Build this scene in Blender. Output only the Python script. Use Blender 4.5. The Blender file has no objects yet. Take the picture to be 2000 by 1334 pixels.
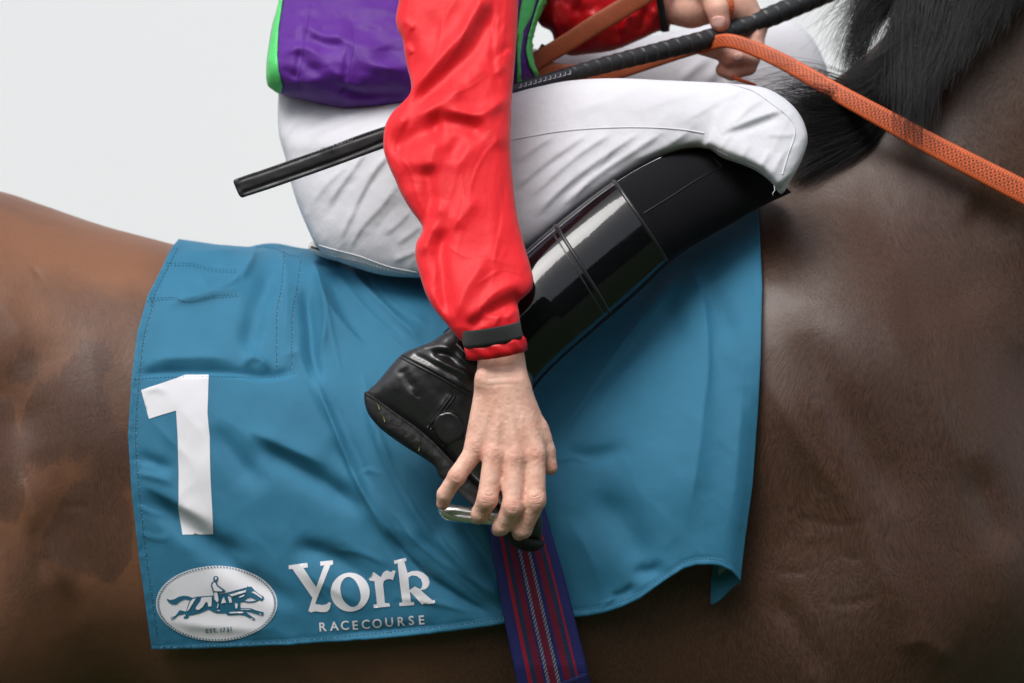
import bpy, math, random
import numpy as np
from mathutils import Vector
from mathutils.bvhtree import BVHTree
from mathutils.geometry import delaunay_2d_cdt

random.seed(7)
RNG = np.random.default_rng(7)
scene = bpy.context.scene
COL = scene.collection

# ------------------------------------------------------------------ camera, sky, sun, exposure
CAM_D = 5.0                    # metres from the lens to the plane y = 0 (the horse's near flank)
ZC = 1.44                      # lens height
S = 1.15 / 2000.0              # metres per photo pixel on that plane
cam_data = bpy.data.cameras.new('camera')
cam = bpy.data.objects.new('camera', cam_data)
COL.objects.link(cam)
cam.location = (0, -CAM_D, ZC)
cam.rotation_euler = (math.radians(90), 0, 0)
cam_data.sensor_width = 36.0
cam_data.lens = 36.0 * CAM_D / 1.15
cam_data.clip_start = 0.1
cam_data.clip_end = 3000
cam_data.dof.use_dof = True
cam_data.dof.focus_distance = CAM_D - 0.08
cam_data.dof.aperture_fstop = 5.0
scene.camera = cam

SUN_EL, SUN_AZ = 58.0, 208.0          # degrees; azimuth clockwise from +Y (camera looks along +Y)
world = bpy.data.worlds.new('World')
scene.world = world
world.use_nodes = True
nt = world.node_tree
nt.nodes.clear()
sky = nt.nodes.new('ShaderNodeTexSky')
sky.sky_type = 'NISHITA'
sky.sun_disc = False
sky.sun_elevation = math.radians(SUN_EL)
sky.sun_rotation = math.radians(SUN_AZ)
sky.air_density = 1.0
sky.dust_density = 4.0
sky.ozone_density = 1.0
hsv = nt.nodes.new('ShaderNodeHueSaturation')
hsv.inputs['Saturation'].default_value = 0.36       # a bright overcast: almost no blue left in the sky
bg = nt.nodes.new('ShaderNodeBackground')
bg.inputs['Strength'].default_value = 0.10
wo = nt.nodes.new('ShaderNodeOutputWorld')
nt.links.new(sky.outputs[0], hsv.inputs['Color'])
nt.links.new(hsv.outputs[0], bg.inputs['Color'])
nt.links.new(bg.outputs[0], wo.inputs['Surface'])

sun_data = bpy.data.lights.new('sun', 'SUN')
sun_data.energy = 1.5
sun_data.angle = math.radians(34)
sun_data.color = (1.0, 0.98, 0.96)
sun = bpy.data.objects.new('sun', sun_data)
COL.objects.link(sun)
_a, _e = math.radians(SUN_AZ), math.radians(SUN_EL)
to_sun = Vector((math.sin(_a) * math.cos(_e), math.cos(_a) * math.cos(_e), math.sin(_e)))
sun.rotation_euler = to_sun.to_track_quat('Z', 'Y').to_euler()
sun.location = (0, 0, 6)

scene.cycles.use_denoising = True
scene.cycles.denoising_prefilter = 'ACCURATE'
vs = scene.view_settings
vs.view_transform = 'Standard'
vs.look = 'None'
vs.exposure = 0.63
vs.gamma = 1.0
vs.use_curve_mapping = False

# ------------------------------------------------------------------ helpers
def W(px, py, y):
    """World point seen at photo pixel (px, py) at depth y metres (arrays allowed)."""
    px, py, y = np.broadcast_arrays(np.asarray(px, float), np.asarray(py, float), np.asarray(y, float))
    k = (CAM_D + y) / CAM_D * S
    return np.stack([(px - 1000) * k, y, ZC - (py - 667) * k], -1)

def WL(q, y0):
    """Local photo-pixel units (px, py, depth in px) about the plane y0: one uniform scale for the object."""
    q = np.asarray(q, float)
    k = (CAM_D + y0) / CAM_D * S
    return np.stack([(q[..., 0] - 1000) * k, y0 + q[..., 2] * k, ZC - (q[..., 1] - 667) * k], -1)

def smooth(x, a, b):
    t = np.clip((np.asarray(x, float) - a) / (b - a), 0, 1)
    return t * t * (3 - 2 * t)

def catmull(pts, step, closed=False):
    """Resampled Catmull-Rom curve through pts (n, k)."""
    p = np.asarray(pts, float)
    n = len(p)
    out = []
    m = n if closed else n - 1
    for i in range(m):
        p1, p2 = p[i], p[(i + 1) % n]
        p0 = p[(i - 1) % n] if (closed or i > 0) else 2 * p1 - p2
        p3 = p[(i + 2) % n] if (closed or i + 2 < n) else 2 * p2 - p1
        d = np.linalg.norm((p2 - p1)[:2])
        c = max(2, int(d / max(step, 1e-6) * 2))
        t = np.linspace(0, 1, c, endpoint=False)[:, None]
        # centripetal-ish tangents limit overshoot
        l01, l12, l23 = (max(np.linalg.norm(b - a), 1e-6) for a, b in ((p0, p1), (p1, p2), (p2, p3)))
        m1 = (p2 - p0) / (l01 + l12) * l12
        m2 = (p3 - p1) / (l12 + l23) * l12
        h = (2 * t**3 - 3 * t**2 + 1) * p1 + (t**3 - 2 * t**2 + t) * m1 + (-2 * t**3 + 3 * t**2) * p2 + (t**3 - t**2) * m2
        out.append(h)
    q = np.concatenate(out)
    if not closed:
        q = np.vstack([q, p[-1]])
    else:
        q = np.vstack([q, q[0]])
    seg = np.linalg.norm(np.diff(q, axis=0), axis=1)
    s = np.concatenate([[0], np.cumsum(seg)])
    k = max(3, int(round(s[-1] / step)) + (0 if closed else 1))
    ss = np.linspace(0, s[-1], k + (1 if closed else 0))
    r = np.stack([np.interp(ss, s, q[:, i]) for i in range(q.shape[1])], -1)
    return r[:-1] if closed else r

def inside(poly, x, y):
    poly = np.asarray(poly, float)
    x1, y1 = poly[:, 0], poly[:, 1]
    x2, y2 = np.roll(x1, -1), np.roll(y1, -1)
    res = np.zeros(np.shape(x), bool)
    for a, b, c, d in zip(x1, y1, x2, y2):
        if b == d:
            continue
        cond = (b > y) != (d > y)
        res ^= cond & (x < (c - a) * (y - b) / (d - b) + a)
    return res

def seg_dist(poly, x, y, closed=True):
    poly = np.asarray(poly, float)
    best = np.full(np.shape(x), 1e9)
    n = len(poly)
    for i in range(n if closed else n - 1):
        a, b = poly[i], poly[(i + 1) % n]
        ab = b - a
        l2 = max(ab @ ab, 1e-9)
        t = np.clip(((x - a[0]) * ab[0] + (y - a[1]) * ab[1]) / l2, 0, 1)
        d = np.hypot(x - a[0] - t * ab[0], y - a[1] - t * ab[1])
        best = np.minimum(best, d)
    return best

def folds(px, py, strokes):
    """Height (px, towards the viewer side) of cloth folds. stroke = (points, height, width_left, width_right[, taper])."""
    px, py = np.asarray(px, float).ravel(), np.asarray(py, float).ravel()
    out = np.zeros(len(px))
    for st in strokes:
        pts, amp, wl, wr = st[:4]
        tap = st[4] if len(st) > 4 else 0.35
        sharp = st[5] if len(st) > 5 else 1.2
        c = catmull(pts, 14.0)
        R = 3.2 * max(wl, wr)
        m = (px > c[:, 0].min() - R) & (px < c[:, 0].max() + R) & (py > c[:, 1].min() - R) & (py < c[:, 1].max() + R)
        if not m.any():
            continue
        x, y = px[m], py[m]
        best = np.full(len(x), 1e9); sg = np.zeros(len(x)); tt = np.zeros(len(x))
        n = len(c) - 1
        for i in range(n):
            a, b = c[i], c[i + 1]
            ab = b - a
            l2 = max(ab @ ab, 1e-9)
            t = np.clip(((x - a[0]) * ab[0] + (y - a[1]) * ab[1]) / l2, 0, 1)
            dx, dy = x - a[0] - t * ab[0], y - a[1] - t * ab[1]
            d = np.hypot(dx, dy)
            u = d < best
            best[u] = d[u]
            sg[u] = np.sign(ab[0] * dy - ab[1] * dx)[u]
            tt[u] = ((i + t) / n)[u]
        w = np.where(sg > 0, wr, wl)
        prof = np.exp(-(best / w) ** sharp) if amp > 0 else np.exp(-(best / w) ** 2)
        taper = smooth(tt, 0, tap) * smooth(1 - tt, 0, tap) if tap > 0 else 1.0
        out[m] += amp * prof * taper
    return out

def asym(strokes, amp=1.0, up=1.35, low=0.62):
    """Folds that fall away gently above and break sharply below."""
    out = []
    for st in strokes:
        pts, a, wl, wr = st[:4]
        dx = pts[-1][0] - pts[0][0]
        if a > 0 and a < 20:
            wl, wr = (wl * up, wr * low) if dx > 0 else (wl * low, wr * up)
        out.append((pts, a * (amp if a < 20 else 1), wl, wr, *st[4:]))
    return out

def vnoise(x, y, z=0.0, seed=0):
    """Cheap smooth value noise in [-1, 1] on arrays."""
    x, y, z = np.broadcast_arrays(np.asarray(x, float), np.asarray(y, float), np.asarray(z, float))
    xi, yi, zi = np.floor(x).astype(np.int64), np.floor(y).astype(np.int64), np.floor(z).astype(np.int64)
    fx, fy, fz = x - xi, y - yi, z - zi
    fx, fy, fz = (f * f * (3 - 2 * f) for f in (fx, fy, fz))
    def hsh(a, b, c):
        h = (a * 374761393 + b * 668265263 + c * 2147483647 + seed * 974634777) & 0xFFFFFFFF
        h = ((h ^ (h >> 13)) * 1274126177) & 0xFFFFFFFF
        h = h ^ (h >> 16)
        return (h & 0xFFFF) / 32767.5 - 1.0
    r = 0
    for i in (0, 1):
        for j in (0, 1):
            for k in (0, 1):
                w = (fx if i else 1 - fx) * (fy if j else 1 - fy) * (fz if k else 1 - fz)
                r = r + w * hsh(xi + i, yi + j, zi + k)
    return r

def crumple(px, py, lx, ly, ang, seed):
    """Sharp-ridged creases, lx by ly px, long axis at ang degrees."""
    px, py = np.asarray(px, float), np.asarray(py, float)
    c, s = math.cos(math.radians(ang)), math.sin(math.radians(ang))
    u, v = (px * c + py * s), (-px * s + py * c)
    u = u + 0.35 * lx * vnoise(px / lx, py / lx, 0, seed + 50)
    v = v + 0.35 * ly * vnoise(px / ly * .6, py / ly * .6, 0, seed + 51)
    r = (1 - np.abs(vnoise(u / lx, v / ly, 0, seed))) ** 2
    return r - 0.45

def mesh_obj(name, verts, faces, material, parent=None, smooth_shade=True, uv=None, mats=None, mat_idx=None):
    verts = np.ascontiguousarray(verts, np.float32).reshape(-1, 3)
    me = bpy.data.meshes.new(name)
    if isinstance(faces, np.ndarray):
        n, k = faces.shape
        me.vertices.add(len(verts)); me.vertices.foreach_set('co', verts.ravel())
        me.loops.add(n * k); me.loops.foreach_set('vertex_index', faces.astype(np.int32).ravel())
        me.polygons.add(n)
        me.polygons.foreach_set('loop_start', np.arange(n, dtype=np.int32) * k)
        try:
            me.polygons.foreach_set('loop_total', np.full(n, k, np.int32))
        except Exception:
            pass
        me.update(calc_edges=True)
        me.validate()
    else:
        me.from_pydata([tuple(v) for v in verts], [], [tuple(int(i) for i in f) for f in faces])
        me.update()
    if smooth_shade:
        me.polygons.foreach_set('use_smooth', np.ones(len(me.polygons), bool))
    for m in (mats or [material]):
        me.materials.append(m)
    if mat_idx is not None:
        me.polygons.foreach_set('material_index', np.asarray(mat_idx, np.int32))
    if uv is not None:
        lay = me.uv_layers.new(name='UVMap')
        vi = np.empty(len(me.loops), np.int32)
        me.loops.foreach_get('vertex_index', vi)
        lay.data.foreach_set('uv', np.asarray(uv, np.float32)[vi].ravel())
    o = bpy.data.objects.new(name, me)
    COL.objects.link(o)
    if parent is not None:
        o.parent = parent
    return o

def tag(o, label, category=None, group=None, kind=None):
    if label: o['label'] = label
    if category: o['category'] = category
    if group: o['group'] = group
    if kind: o['kind'] = kind
    return o

def empty(name, loc):
    o = bpy.data.objects.new(name, None)
    o.empty_display_size = 0.05
    COL.objects.link(o)
    o.location = loc
    return o

def adopt(parent, *children):
    """Parent keeping world coordinates (children's meshes are built in world space)."""
    for c in children:
        c.parent = parent
        c.matrix_parent_inverse.identity()
        c.location = -Vector(parent.location)

def join_meshes(parts):
    """[(verts, faces ndarray), ...] -> one (verts, faces list)."""
    V, F, off = [], [], 0
    for v, f in parts:
        v = np.asarray(v, float).reshape(-1, 3)
        V.append(v)
        F += [tuple(int(i) + off for i in g) for g in f]
        off += len(v)
    return np.concatenate(V), F

def grid_faces(nu, nv, wrap_v=False, flip=False):
    i = np.arange(nu - 1)[:, None]
    j = np.arange(nv if wrap_v else nv - 1)[None, :]
    j2 = (j + 1) % nv
    a, b, c, d = i * nv + j, i * nv + j2, (i + 1) * nv + j2, (i + 1) * nv + j
    f = np.stack(np.broadcast_arrays(a, b, c, d), -1).reshape(-1, 4)
    return f[:, ::-1] if flip else f

def sweep(path, ru, rv, nseg=16, up=(0, -1, 0), caps=True, power=2.0, round_ends=0, twist=None):
    """Tube along world path. ru: half-size across, rv: half-size along 'up'. Returns verts, faces(list), uv."""
    p = np.asarray(path, float)
    n = len(p)
    ru = np.broadcast_to(np.asarray(ru, float), (n,)).copy()
    rv = np.broadcast_to(np.asarray(rv, float), (n,)).copy()
    T = np.gradient(p, axis=0)
    T /= np.linalg.norm(T, axis=1)[:, None] + 1e-12
    up = np.broadcast_to(np.asarray(up, float), (n, 3))
    U = up - (up * T).sum(1)[:, None] * T
    U /= np.linalg.norm(U, axis=1)[:, None] + 1e-12
    R = np.cross(T, U)
    if twist is not None:
        c, s = np.cos(twist)[:, None], np.sin(twist)[:, None]
        U, R = U * c + R * s, R * c - U * s
    a = np.linspace(0, 2 * np.pi, nseg, endpoint=False)
    ca, sa = np.cos(a), np.sin(a)
    e = 2.0 / power
    cx, sx = np.sign(ca) * np.abs(ca) ** e, np.sign(sa) * np.abs(sa) ** e
    if round_ends:
        s = np.concatenate([[0], np.cumsum(np.linalg.norm(np.diff(p, axis=0), axis=1))])
        for rr in (ru, rv):
            L = round_ends
            f = np.sqrt(np.clip(1 - (1 - np.clip(s / L, 0, 1)) ** 2, 0.0004, 1)) * np.sqrt(np.clip(1 - (1 - np.clip((s[-1] - s) / L, 0, 1)) ** 2, 0.0004, 1))
            rr *= f
    V = p[:, None, :] + R[:, None, :] * (ru[:, None] * cx)[..., None] + U[:, None, :] * (rv[:, None] * sx)[..., None]
    s = np.concatenate([[0], np.cumsum(np.linalg.norm(np.diff(p, axis=0), axis=1))])
    uv = np.stack(np.broadcast_arrays(s[:, None], (a / (2 * np.pi))[None, :]), -1).reshape(-1, 2)
    F = [tuple(x) for x in grid_faces(n, nseg, wrap_v=True)]
    if caps:
        F.append(tuple(range(nseg)))
        F.append(tuple(range((n - 1) * nseg, n * nseg))[::-1])
    return V.reshape(-1, 3), F, uv

# ---- smooth implicit bodies
def smin(a, b, k):
    h = np.maximum(k - np.abs(a - b), 0) / k
    return np.minimum(a, b) - h * h * k * 0.25

def cone_d(P, a, b, ra, rb):
    a, b = np.asarray(a, np.float32), np.asarray(b, np.float32)
    ba = b - a
    x, y, z = P[..., 0] - a[0], P[..., 1] - a[1], P[..., 2] - a[2]
    t = np.clip((x * ba[0] + y * ba[1] + z * ba[2]) * np.float32(1 / max(float(ba @ ba), 1e-9)), 0, 1)
    x -= t * ba[0]; y -= t * ba[1]; z -= t * ba[2]
    return np.sqrt(x * x + y * y + z * z) - (np.float32(ra) + np.float32(rb - ra) * t)

def ell_d(P, c, r):
    q = (P - np.asarray(c, float)) / np.asarray(r, float)
    k = np.linalg.norm(q, axis=-1)
    return (k - 1) * min(r)

def chain_d(P, pts, rad, k):
    d = None
    for i in range(len(pts) - 1):
        e = cone_d(P, pts[i], pts[i + 1], rad[i], rad[i + 1])
        d = e if d is None else smin(d, e, k)
    return d

def surface_nets(val, org, h):
    nx, ny, nz = val.shape
    neg = val < 0
    c = np.zeros((nx - 1, ny - 1, nz - 1), int)
    for i in (0, 1):
        for j in (0, 1):
            for k in (0, 1):
                c += neg[i:nx - 1 + i, j:ny - 1 + j, k:nz - 1 + k]
    act = (c > 0) & (c < 8)
    idx = np.full(act.shape, -1)
    cells = np.argwhere(act)
    idx[act] = np.arange(len(cells))
    acc = np.zeros((len(cells), 3)); cnt = np.zeros(len(cells))
    ci, cj, ck = cells.T
    for ax in range(3):
        o1, o2 = [a for a in range(3) if a != ax]
        for u in (0, 1):
            for w in (0, 1):
                off = [0, 0, 0]; off[o1] = u; off[o2] = w
                a = (ci + off[0], cj + off[1], ck + off[2])
                off[ax] = 1
                b = (ci + off[0], cj + off[1], ck + off[2])
                va, vb = val[a], val[b]
                m = (va < 0) != (vb < 0)
                t = np.where(m, va / np.where(m, va - vb, 1), 0)
                pt = np.stack(a, -1).astype(float)
                pt[:, ax] += t
                acc[m] += pt[m]; cnt[m] += 1
    V = acc / cnt[:, None] * h + np.asarray(org)
    F = []
    for ax in range(3):
        o1, o2 = (ax + 1) % 3, (ax + 2) % 3
        sl0 = [slice(None)] * 3; sl1 = [slice(None)] * 3
        sl0[ax] = slice(0, -1); sl1[ax] = slice(1, None)
        e = neg[tuple(sl0)] != neg[tuple(sl1)]
        s0 = neg[tuple(sl0)]
        pos = np.argwhere(e)
        ok = (pos[:, o1] > 0) & (pos[:, o2] > 0) & (pos[:, o1] < val.shape[o1] - 1) & (pos[:, o2] < val.shape[o2] - 1)
        pos = pos[ok]
        def at(d1, d2):
            q = pos.copy(); q[:, o1] -= d1; q[:, o2] -= d2
            return idx[q[:, 0], q[:, 1], q[:, 2]]
        f = np.stack([at(1, 1), at(0, 1), at(0, 0), at(1, 0)], -1)
        inn = s0[pos[:, 0], pos[:, 1], pos[:, 2]]
        f[~inn] = f[~inn][:, ::-1]
        F.append(f)
    return V, np.concatenate(F)

def implicit(fn, lo, hi, h):
    """Surface-net mesh of fn(P) < 0 in a box."""
    ax = [np.arange(a, b + h, h) for a, b in zip(lo, hi)]
    P = np.stack(np.meshgrid(*[a.astype(np.float32) for a in ax], indexing='ij'), -1)
    return surface_nets(fn(P), lo, h)

# ---- inflated outlines: a closed solid whose cross-sections are rounded
def tri_mesh(outlines, g, jitter=0.0, ring=None):
    """Delaunay triangulation of closed 2-D outlines (even-odd), interior points at spacing g."""
    pts, edges = [], []
    for o in outlines:
        b = len(pts)
        pts += [tuple(p) for p in o]
        edges += [(b + i, b + (i + 1) % len(o)) for i in range(len(o))]
    nb = len(pts)
    allp = np.asarray(pts, float)
    lo, hi = allp.min(0), allp.max(0)
    gx = np.arange(lo[0], hi[0], g); gy = np.arange(lo[1], hi[1], g * 0.866)
    X, Y = np.meshgrid(gx, gy)
    X = X + (np.arange(len(gy)) % 2)[:, None] * g * 0.5
    X, Y = X.ravel(), Y.ravel()
    ins = np.zeros(len(X), bool); dist = np.full(len(X), 1e9)
    for o in outlines:
        ins ^= inside(o, X, Y)
        dist = np.minimum(dist, seg_dist(o, X, Y))
    keep = ins & (dist > (0.55 * g if ring is None else ring + 0.5 * g))
    extra = np.stack([X[keep], Y[keep]], -1)
    if ring is not None:
        for o in outlines:
            o = np.asarray(o)
            t = np.roll(o, -1, 0) - np.roll(o, 1, 0)
            nrm = np.stack([-t[:, 1], t[:, 0]], -1) / (np.linalg.norm(t, axis=1)[:, None] + 1e-9)
            for sgn in (1, -1):
                q = o + nrm * ring * sgn
                m = inside(o, q[:, 0], q[:, 1]) & (seg_dist(o, q[:, 0], q[:, 1]) > ring * 0.9)
                extra = np.vstack([extra, q[m]])
    P = np.vstack([allp, extra])
    r = delaunay_2d_cdt([Vector(p) for p in P], edges, [], 0, 1e-4)
    V = np.array([(v.x, v.y) for v in r[0]])
    F = np.array(r[2], int)
    cen = V[F].mean(1)
    ins = np.zeros(len(cen), bool)
    for o in outlines:
        ins ^= inside(o, cen[:, 0], cen[:, 1])
    F = F[ins]
    a = V[F]
    cr = (a[:, 1, 0] - a[:, 0, 0]) * (a[:, 2, 1] - a[:, 0, 1]) - (a[:, 1, 1] - a[:, 0, 1]) * (a[:, 2, 0] - a[:, 0, 0])
    F = F[np.abs(cr) > 1e-6]; cr = cr[np.abs(cr) > 1e-6]
    F[cr < 0] = F[cr < 0][:, ::-1]
    used = np.unique(F)
    mp = np.full(len(V), -1); mp[used] = np.arange(len(used))
    V = V[used]; F = mp[F]
    e = np.sort(np.concatenate([F[:, [0, 1]], F[:, [1, 2]], F[:, [2, 0]]]), 1)
    u, cnt = np.unique(e, axis=0, return_counts=True)
    bnd = np.zeros(len(V), bool)
    bnd[u[cnt == 1].ravel()] = True
    return V, F, bnd

def poisson(V, F, bnd):
    """FEM solution of lap h = -1, h = 0 on the boundary; returns sqrt(2 h)."""
    a, b, c = V[F[:, 0]], V[F[:, 1]], V[F[:, 2]]
    def cot(p, q, r):
        u, v = q - p, r - p
        return (u * v).sum(1) / np.maximum(np.abs(u[:, 0] * v[:, 1] - u[:, 1] * v[:, 0]), 1e-6)
    ca, cb, cc = cot(a, b, c), cot(b, c, a), cot(c, a, b)
    ii = np.concatenate([F[:, 1], F[:, 2], F[:, 0]]); jj = np.concatenate([F[:, 2], F[:, 0], F[:, 1]])
    w = 0.5 * np.concatenate([ca, cb, cc])
    w = np.clip(w, 1e-3, 20)
    area = 0.5 * np.abs((b[:, 0] - a[:, 0]) * (c[:, 1] - a[:, 1]) - (b[:, 1] - a[:, 1]) * (c[:, 0] - a[:, 0]))
    n = len(V)
    M = np.bincount(F.ravel(), np.repeat(area / 3, 3), n)
    I = np.concatenate([ii, jj]); J = np.concatenate([jj, ii]); Wt = np.concatenate([w, w])
    diag = np.bincount(I, Wt, n)
    free = ~bnd
    def A(x):
        return (diag * x - np.bincount(I, Wt * x[J], n)) * free
    x = np.zeros(n); r = M * free - A(x); z = r / diag; p = z.copy(); rz = r @ z
    for _ in range(900):
        Ap = A(p)
        al = rz / max(p @ Ap, 1e-20)
        x += al * p; r -= al * Ap
        if np.abs(r).max() < 1e-4 * M.max():
            break
        z = r / diag; rz2 = r @ z
        p = z + rz2 / rz * p; rz = rz2
    return np.sqrt(np.maximum(2 * x, 0))

def pillow(outline, y0, front=1.0, back=1.0, g=5.0, strokes=(), centre=None, fmax=None, noise=None, resample=True, flat=1.0, weight=18.0):
    """Closed rounded solid from an outline. centre(px, py): depth of the mid-surface in px relative to y0.
    flat < 1 flattens the crown (D ** flat). Returns world verts, faces, front height function data."""
    o = catmull(outline, g, closed=True) if resample else np.asarray(outline, float)
    V, F, bnd = tri_mesh([o], g, ring=1.3)
    D = poisson(V, F, bnd)
    if fmax is not None:
        D = fmax * np.tanh(D / fmax)
    if flat != 1.0:
        D = D.max() * (D / D.max()) ** flat
    zc = np.zeros(len(V)) if centre is None else centre(V[:, 0], V[:, 1])
    f = folds(V[:, 0], V[:, 1], strokes) if len(strokes) else np.zeros(len(V))
    if noise is not None:
        f = f + noise(V[:, 0], V[:, 1])
    wgt = np.clip(D / weight, 0, 1)
    fr = zc - D * front - f * wgt
    bk = zc + D * back
    inner = np.where(~bnd)[0]
    mp = np.arange(len(V)); mp[inner] = len(V) + np.arange(len(inner))
    q = np.vstack([np.column_stack([V, fr]), np.column_stack([V[inner], bk[inner]])])
    Ff = F            # front (seen from -y)
    Fb = mp[F][:, ::-1]
    # image space has y down: orientation fixed so that normals point outwards
    faces = np.vstack([Ff[:, ::-1], Fb[:, ::-1]])
    zq = np.concatenate([zc, zc[inner]])
    k = (CAM_D + y0 + zq * S) / CAM_D * S           # each stretch of limb at its own distance
    w = np.stack([(q[:, 0] - 1000) * k, y0 + q[:, 2] * k, ZC - (q[:, 1] - 667) * k], -1)
    # check orientation by signed volume
    t = w[faces]
    vol = np.einsum('ij,ij->i', t[:, 0], np.cross(t[:, 1], t[:, 2])).sum()
    if vol < 0:
        faces = faces[:, ::-1]
    return w, faces

def bvh(verts, faces):
    return BVHTree.FromPolygons([tuple(map(float, v)) for v in verts], [tuple(int(i) for i in f) for f in faces])

CAMP = Vector((0, -CAM_D, ZC))
def hit(tree, px, py):
    d = Vector(W(px, py, 0.0).tolist()) - CAMP
    d.normalize()
    return tree.ray_cast(CAMP, d, 20.0)

def drape(tree, pts, off, default_y=0.0):
    """Photo-pixel points laid on the first surface of tree, raised by off metres."""
    out = []
    last = None
    for p in pts:
        loc, nrm, _, _ = hit(tree, float(p[0]), float(p[1]))
        if loc is None:
            y = last if last is not None else default_y
            out.append(tuple(W(p[0], p[1], y)))
            continue
        if nrm.dot(CAMP - loc) < 0:
            nrm = -nrm
        q = loc + nrm * off
        last = q.y
        out.append(tuple(q))
    return np.array(out)

def patch(name, outlines, tree, off, material, parent, g=6.0, thick=0.0, dome=0.0, smooth_outline=False):
    """A thin sheet with real edges, laid on a surface."""
    os_ = []
    for o in outlines:
        o = np.asarray(o, float)
        if smooth_outline:
            os_.append(catmull(o, g * 0.7, closed=True))
        else:
            q = []
            for i in range(len(o)):
                a, b = o[i], o[(i + 1) % len(o)]
                n = max(1, int(np.linalg.norm(b - a) / g))
                q += [a + (b - a) * t / n for t in range(n)]
            os_.append(np.array(q))
    V, F, bnd = tri_mesh(os_, g)
    P = drape(tree, V, off)
    if dome:
        D = poisson(V, F, bnd)
        P = P + (np.tanh(D / 6.0) * dome)[:, None] * np.array([0, -1, 0])
    if thick:
        n = len(P)
        e = np.concatenate([F[:, [0, 1]], F[:, [1, 2]], F[:, [2, 0]]])
        es = np.sort(e, 1)
        u, inv, cnt = np.unique(es, axis=0, return_inverse=True, return_counts=True)
        be = e[cnt[inv.ravel()] == 1]
        P2 = P + np.array([0, thick, 0])
        side = [(a, b, b + n, a + n) for a, b in be]
        faces = [tuple(f[::-1]) for f in F] + [tuple(s) for s in side]
        return mesh_obj(name, np.vstack([P, P2]), faces, material, parent)
    return mesh_obj(name, P, F[:, ::-1], material, parent)

def stitch_mesh(tree, lines, step=7.0, length=4.2, rad=0.00055, off=0.0003):
    """Raised dashes of thread along photo-pixel polylines on a surface."""
    parts = []
    for ln in lines:
        c = catmull(ln, 1.0)
        s = np.concatenate([[0], np.cumsum(np.linalg.norm(np.diff(c, axis=0), axis=1))])
        t = 0.0
        while t + length < s[-1]:
            pp = [np.array([np.interp(t + length * f, s, c[:, 0]), np.interp(t + length * f, s, c[:, 1])]) for f in (0, 0.5, 1)]
            w = drape(tree, pp, off)
            v, f, _ = sweep(w, np.array([rad * 0.5, rad, rad * 0.5]), np.array([rad * 0.5, rad, rad * 0.5]), 5)
            parts.append((v, f))
            t += step * (0.92 + 0.16 * random.random())
    return join_meshes(parts)

def tube_on(tree, pts, rad, off, step=6.0, nseg=8, flat=1.0):
    c = catmull(pts, step)
    w = drape(tree, c, off)
    return sweep(w, rad, rad * flat, nseg)

def px2(list_, ox, oy, sc):
    return [(ox + x / sc, oy + y / sc) for x, y in list_]
# ------------------------------------------------------------------ materials
def new_mat(name):
    m = bpy.data.materials.new(name)
    m.use_nodes = True
    n = m.node_tree.nodes
    b = n['Principled BSDF']
    return m, m.node_tree, b

def N(nt, kind, **kw):
    n = nt.nodes.new(kind)
    for k, v in kw.items():
        if k.startswith('i_'):
            n.inputs[k[2:].replace('_', ' ')].default_value = v
        else:
            setattr(n, k, v)
    return n

def mapping(nt, scale, rot=(0, 0, 0), kind='Object'):
    tc = N(nt, 'ShaderNodeTexCoord')
    mp = N(nt, 'ShaderNodeMapping')
    mp.inputs['Scale'].default_value = scale
    mp.inputs['Rotation'].default_value = rot
    nt.links.new(tc.outputs[kind], mp.inputs['Vector'])
    return mp.outputs[0]

def noise_tex(nt, vec, scale, detail=4, rough=0.55, dist=0.0):
    t = N(nt, 'ShaderNodeTexNoise')
    t.inputs['Scale'].default_value = scale
    t.inputs['Detail'].default_value = detail
    t.inputs['Roughness'].default_value = rough
    t.inputs['Distortion'].default_value = dist
    nt.links.new(vec, t.inputs['Vector'])
    return t.outputs['Fac']

def ramp(nt, fac, stops, interp='LINEAR'):
    r = N(nt, 'ShaderNodeValToRGB')
    r.color_ramp.interpolation = interp
    els = r.color_ramp.elements
    while len(els) < len(stops):
        els.new(0.5)
    for e, (p, c) in zip(els, stops):
        e.position = p
        e.color = (c if len(c) == 4 else (*c, 1)) if hasattr(c, '__len__') else (c, c, c, 1)
    nt.links.new(fac, r.inputs[0])
    return r.outputs[0]

def mixc(nt, fac, a, b, mode='MIX'):
    m = N(nt, 'ShaderNodeMix', data_type='RGBA', blend_type=mode)
    for i, v in ((0, fac), (6, a), (7, b)):
        if hasattr(v, 'links') or hasattr(v, 'is_linked'):
            nt.links.new(v, m.inputs[i])
        elif hasattr(v, '__len__'):
            m.inputs[i].default_value = (*v, 1) if len(v) == 3 else v
        else:
            m.inputs[i].default_value = v
    return m.outputs[2]

def math_n(nt, op, a, b=None):
    m = N(nt, 'ShaderNodeMath', operation=op)
    for i, v in ((0, a), (1, b)):
        if v is None: continue
        if hasattr(v, 'links'):
            nt.links.new(v, m.inputs[i])
        else:
            m.inputs[i].default_value = v
    return m.outputs[0]

def bump(nt, b, height, strength, distance, prev=None):
    n = N(nt, 'ShaderNodeBump')
    n.inputs['Strength'].default_value = strength
    n.inputs['Distance'].default_value = distance
    nt.links.new(height, n.inputs['Height'])
    if prev is not None:
        nt.links.new(prev, n.inputs['Normal'])
    nt.links.new(n.outputs[0], b.inputs['Normal'])
    return n.outputs[0]

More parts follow.
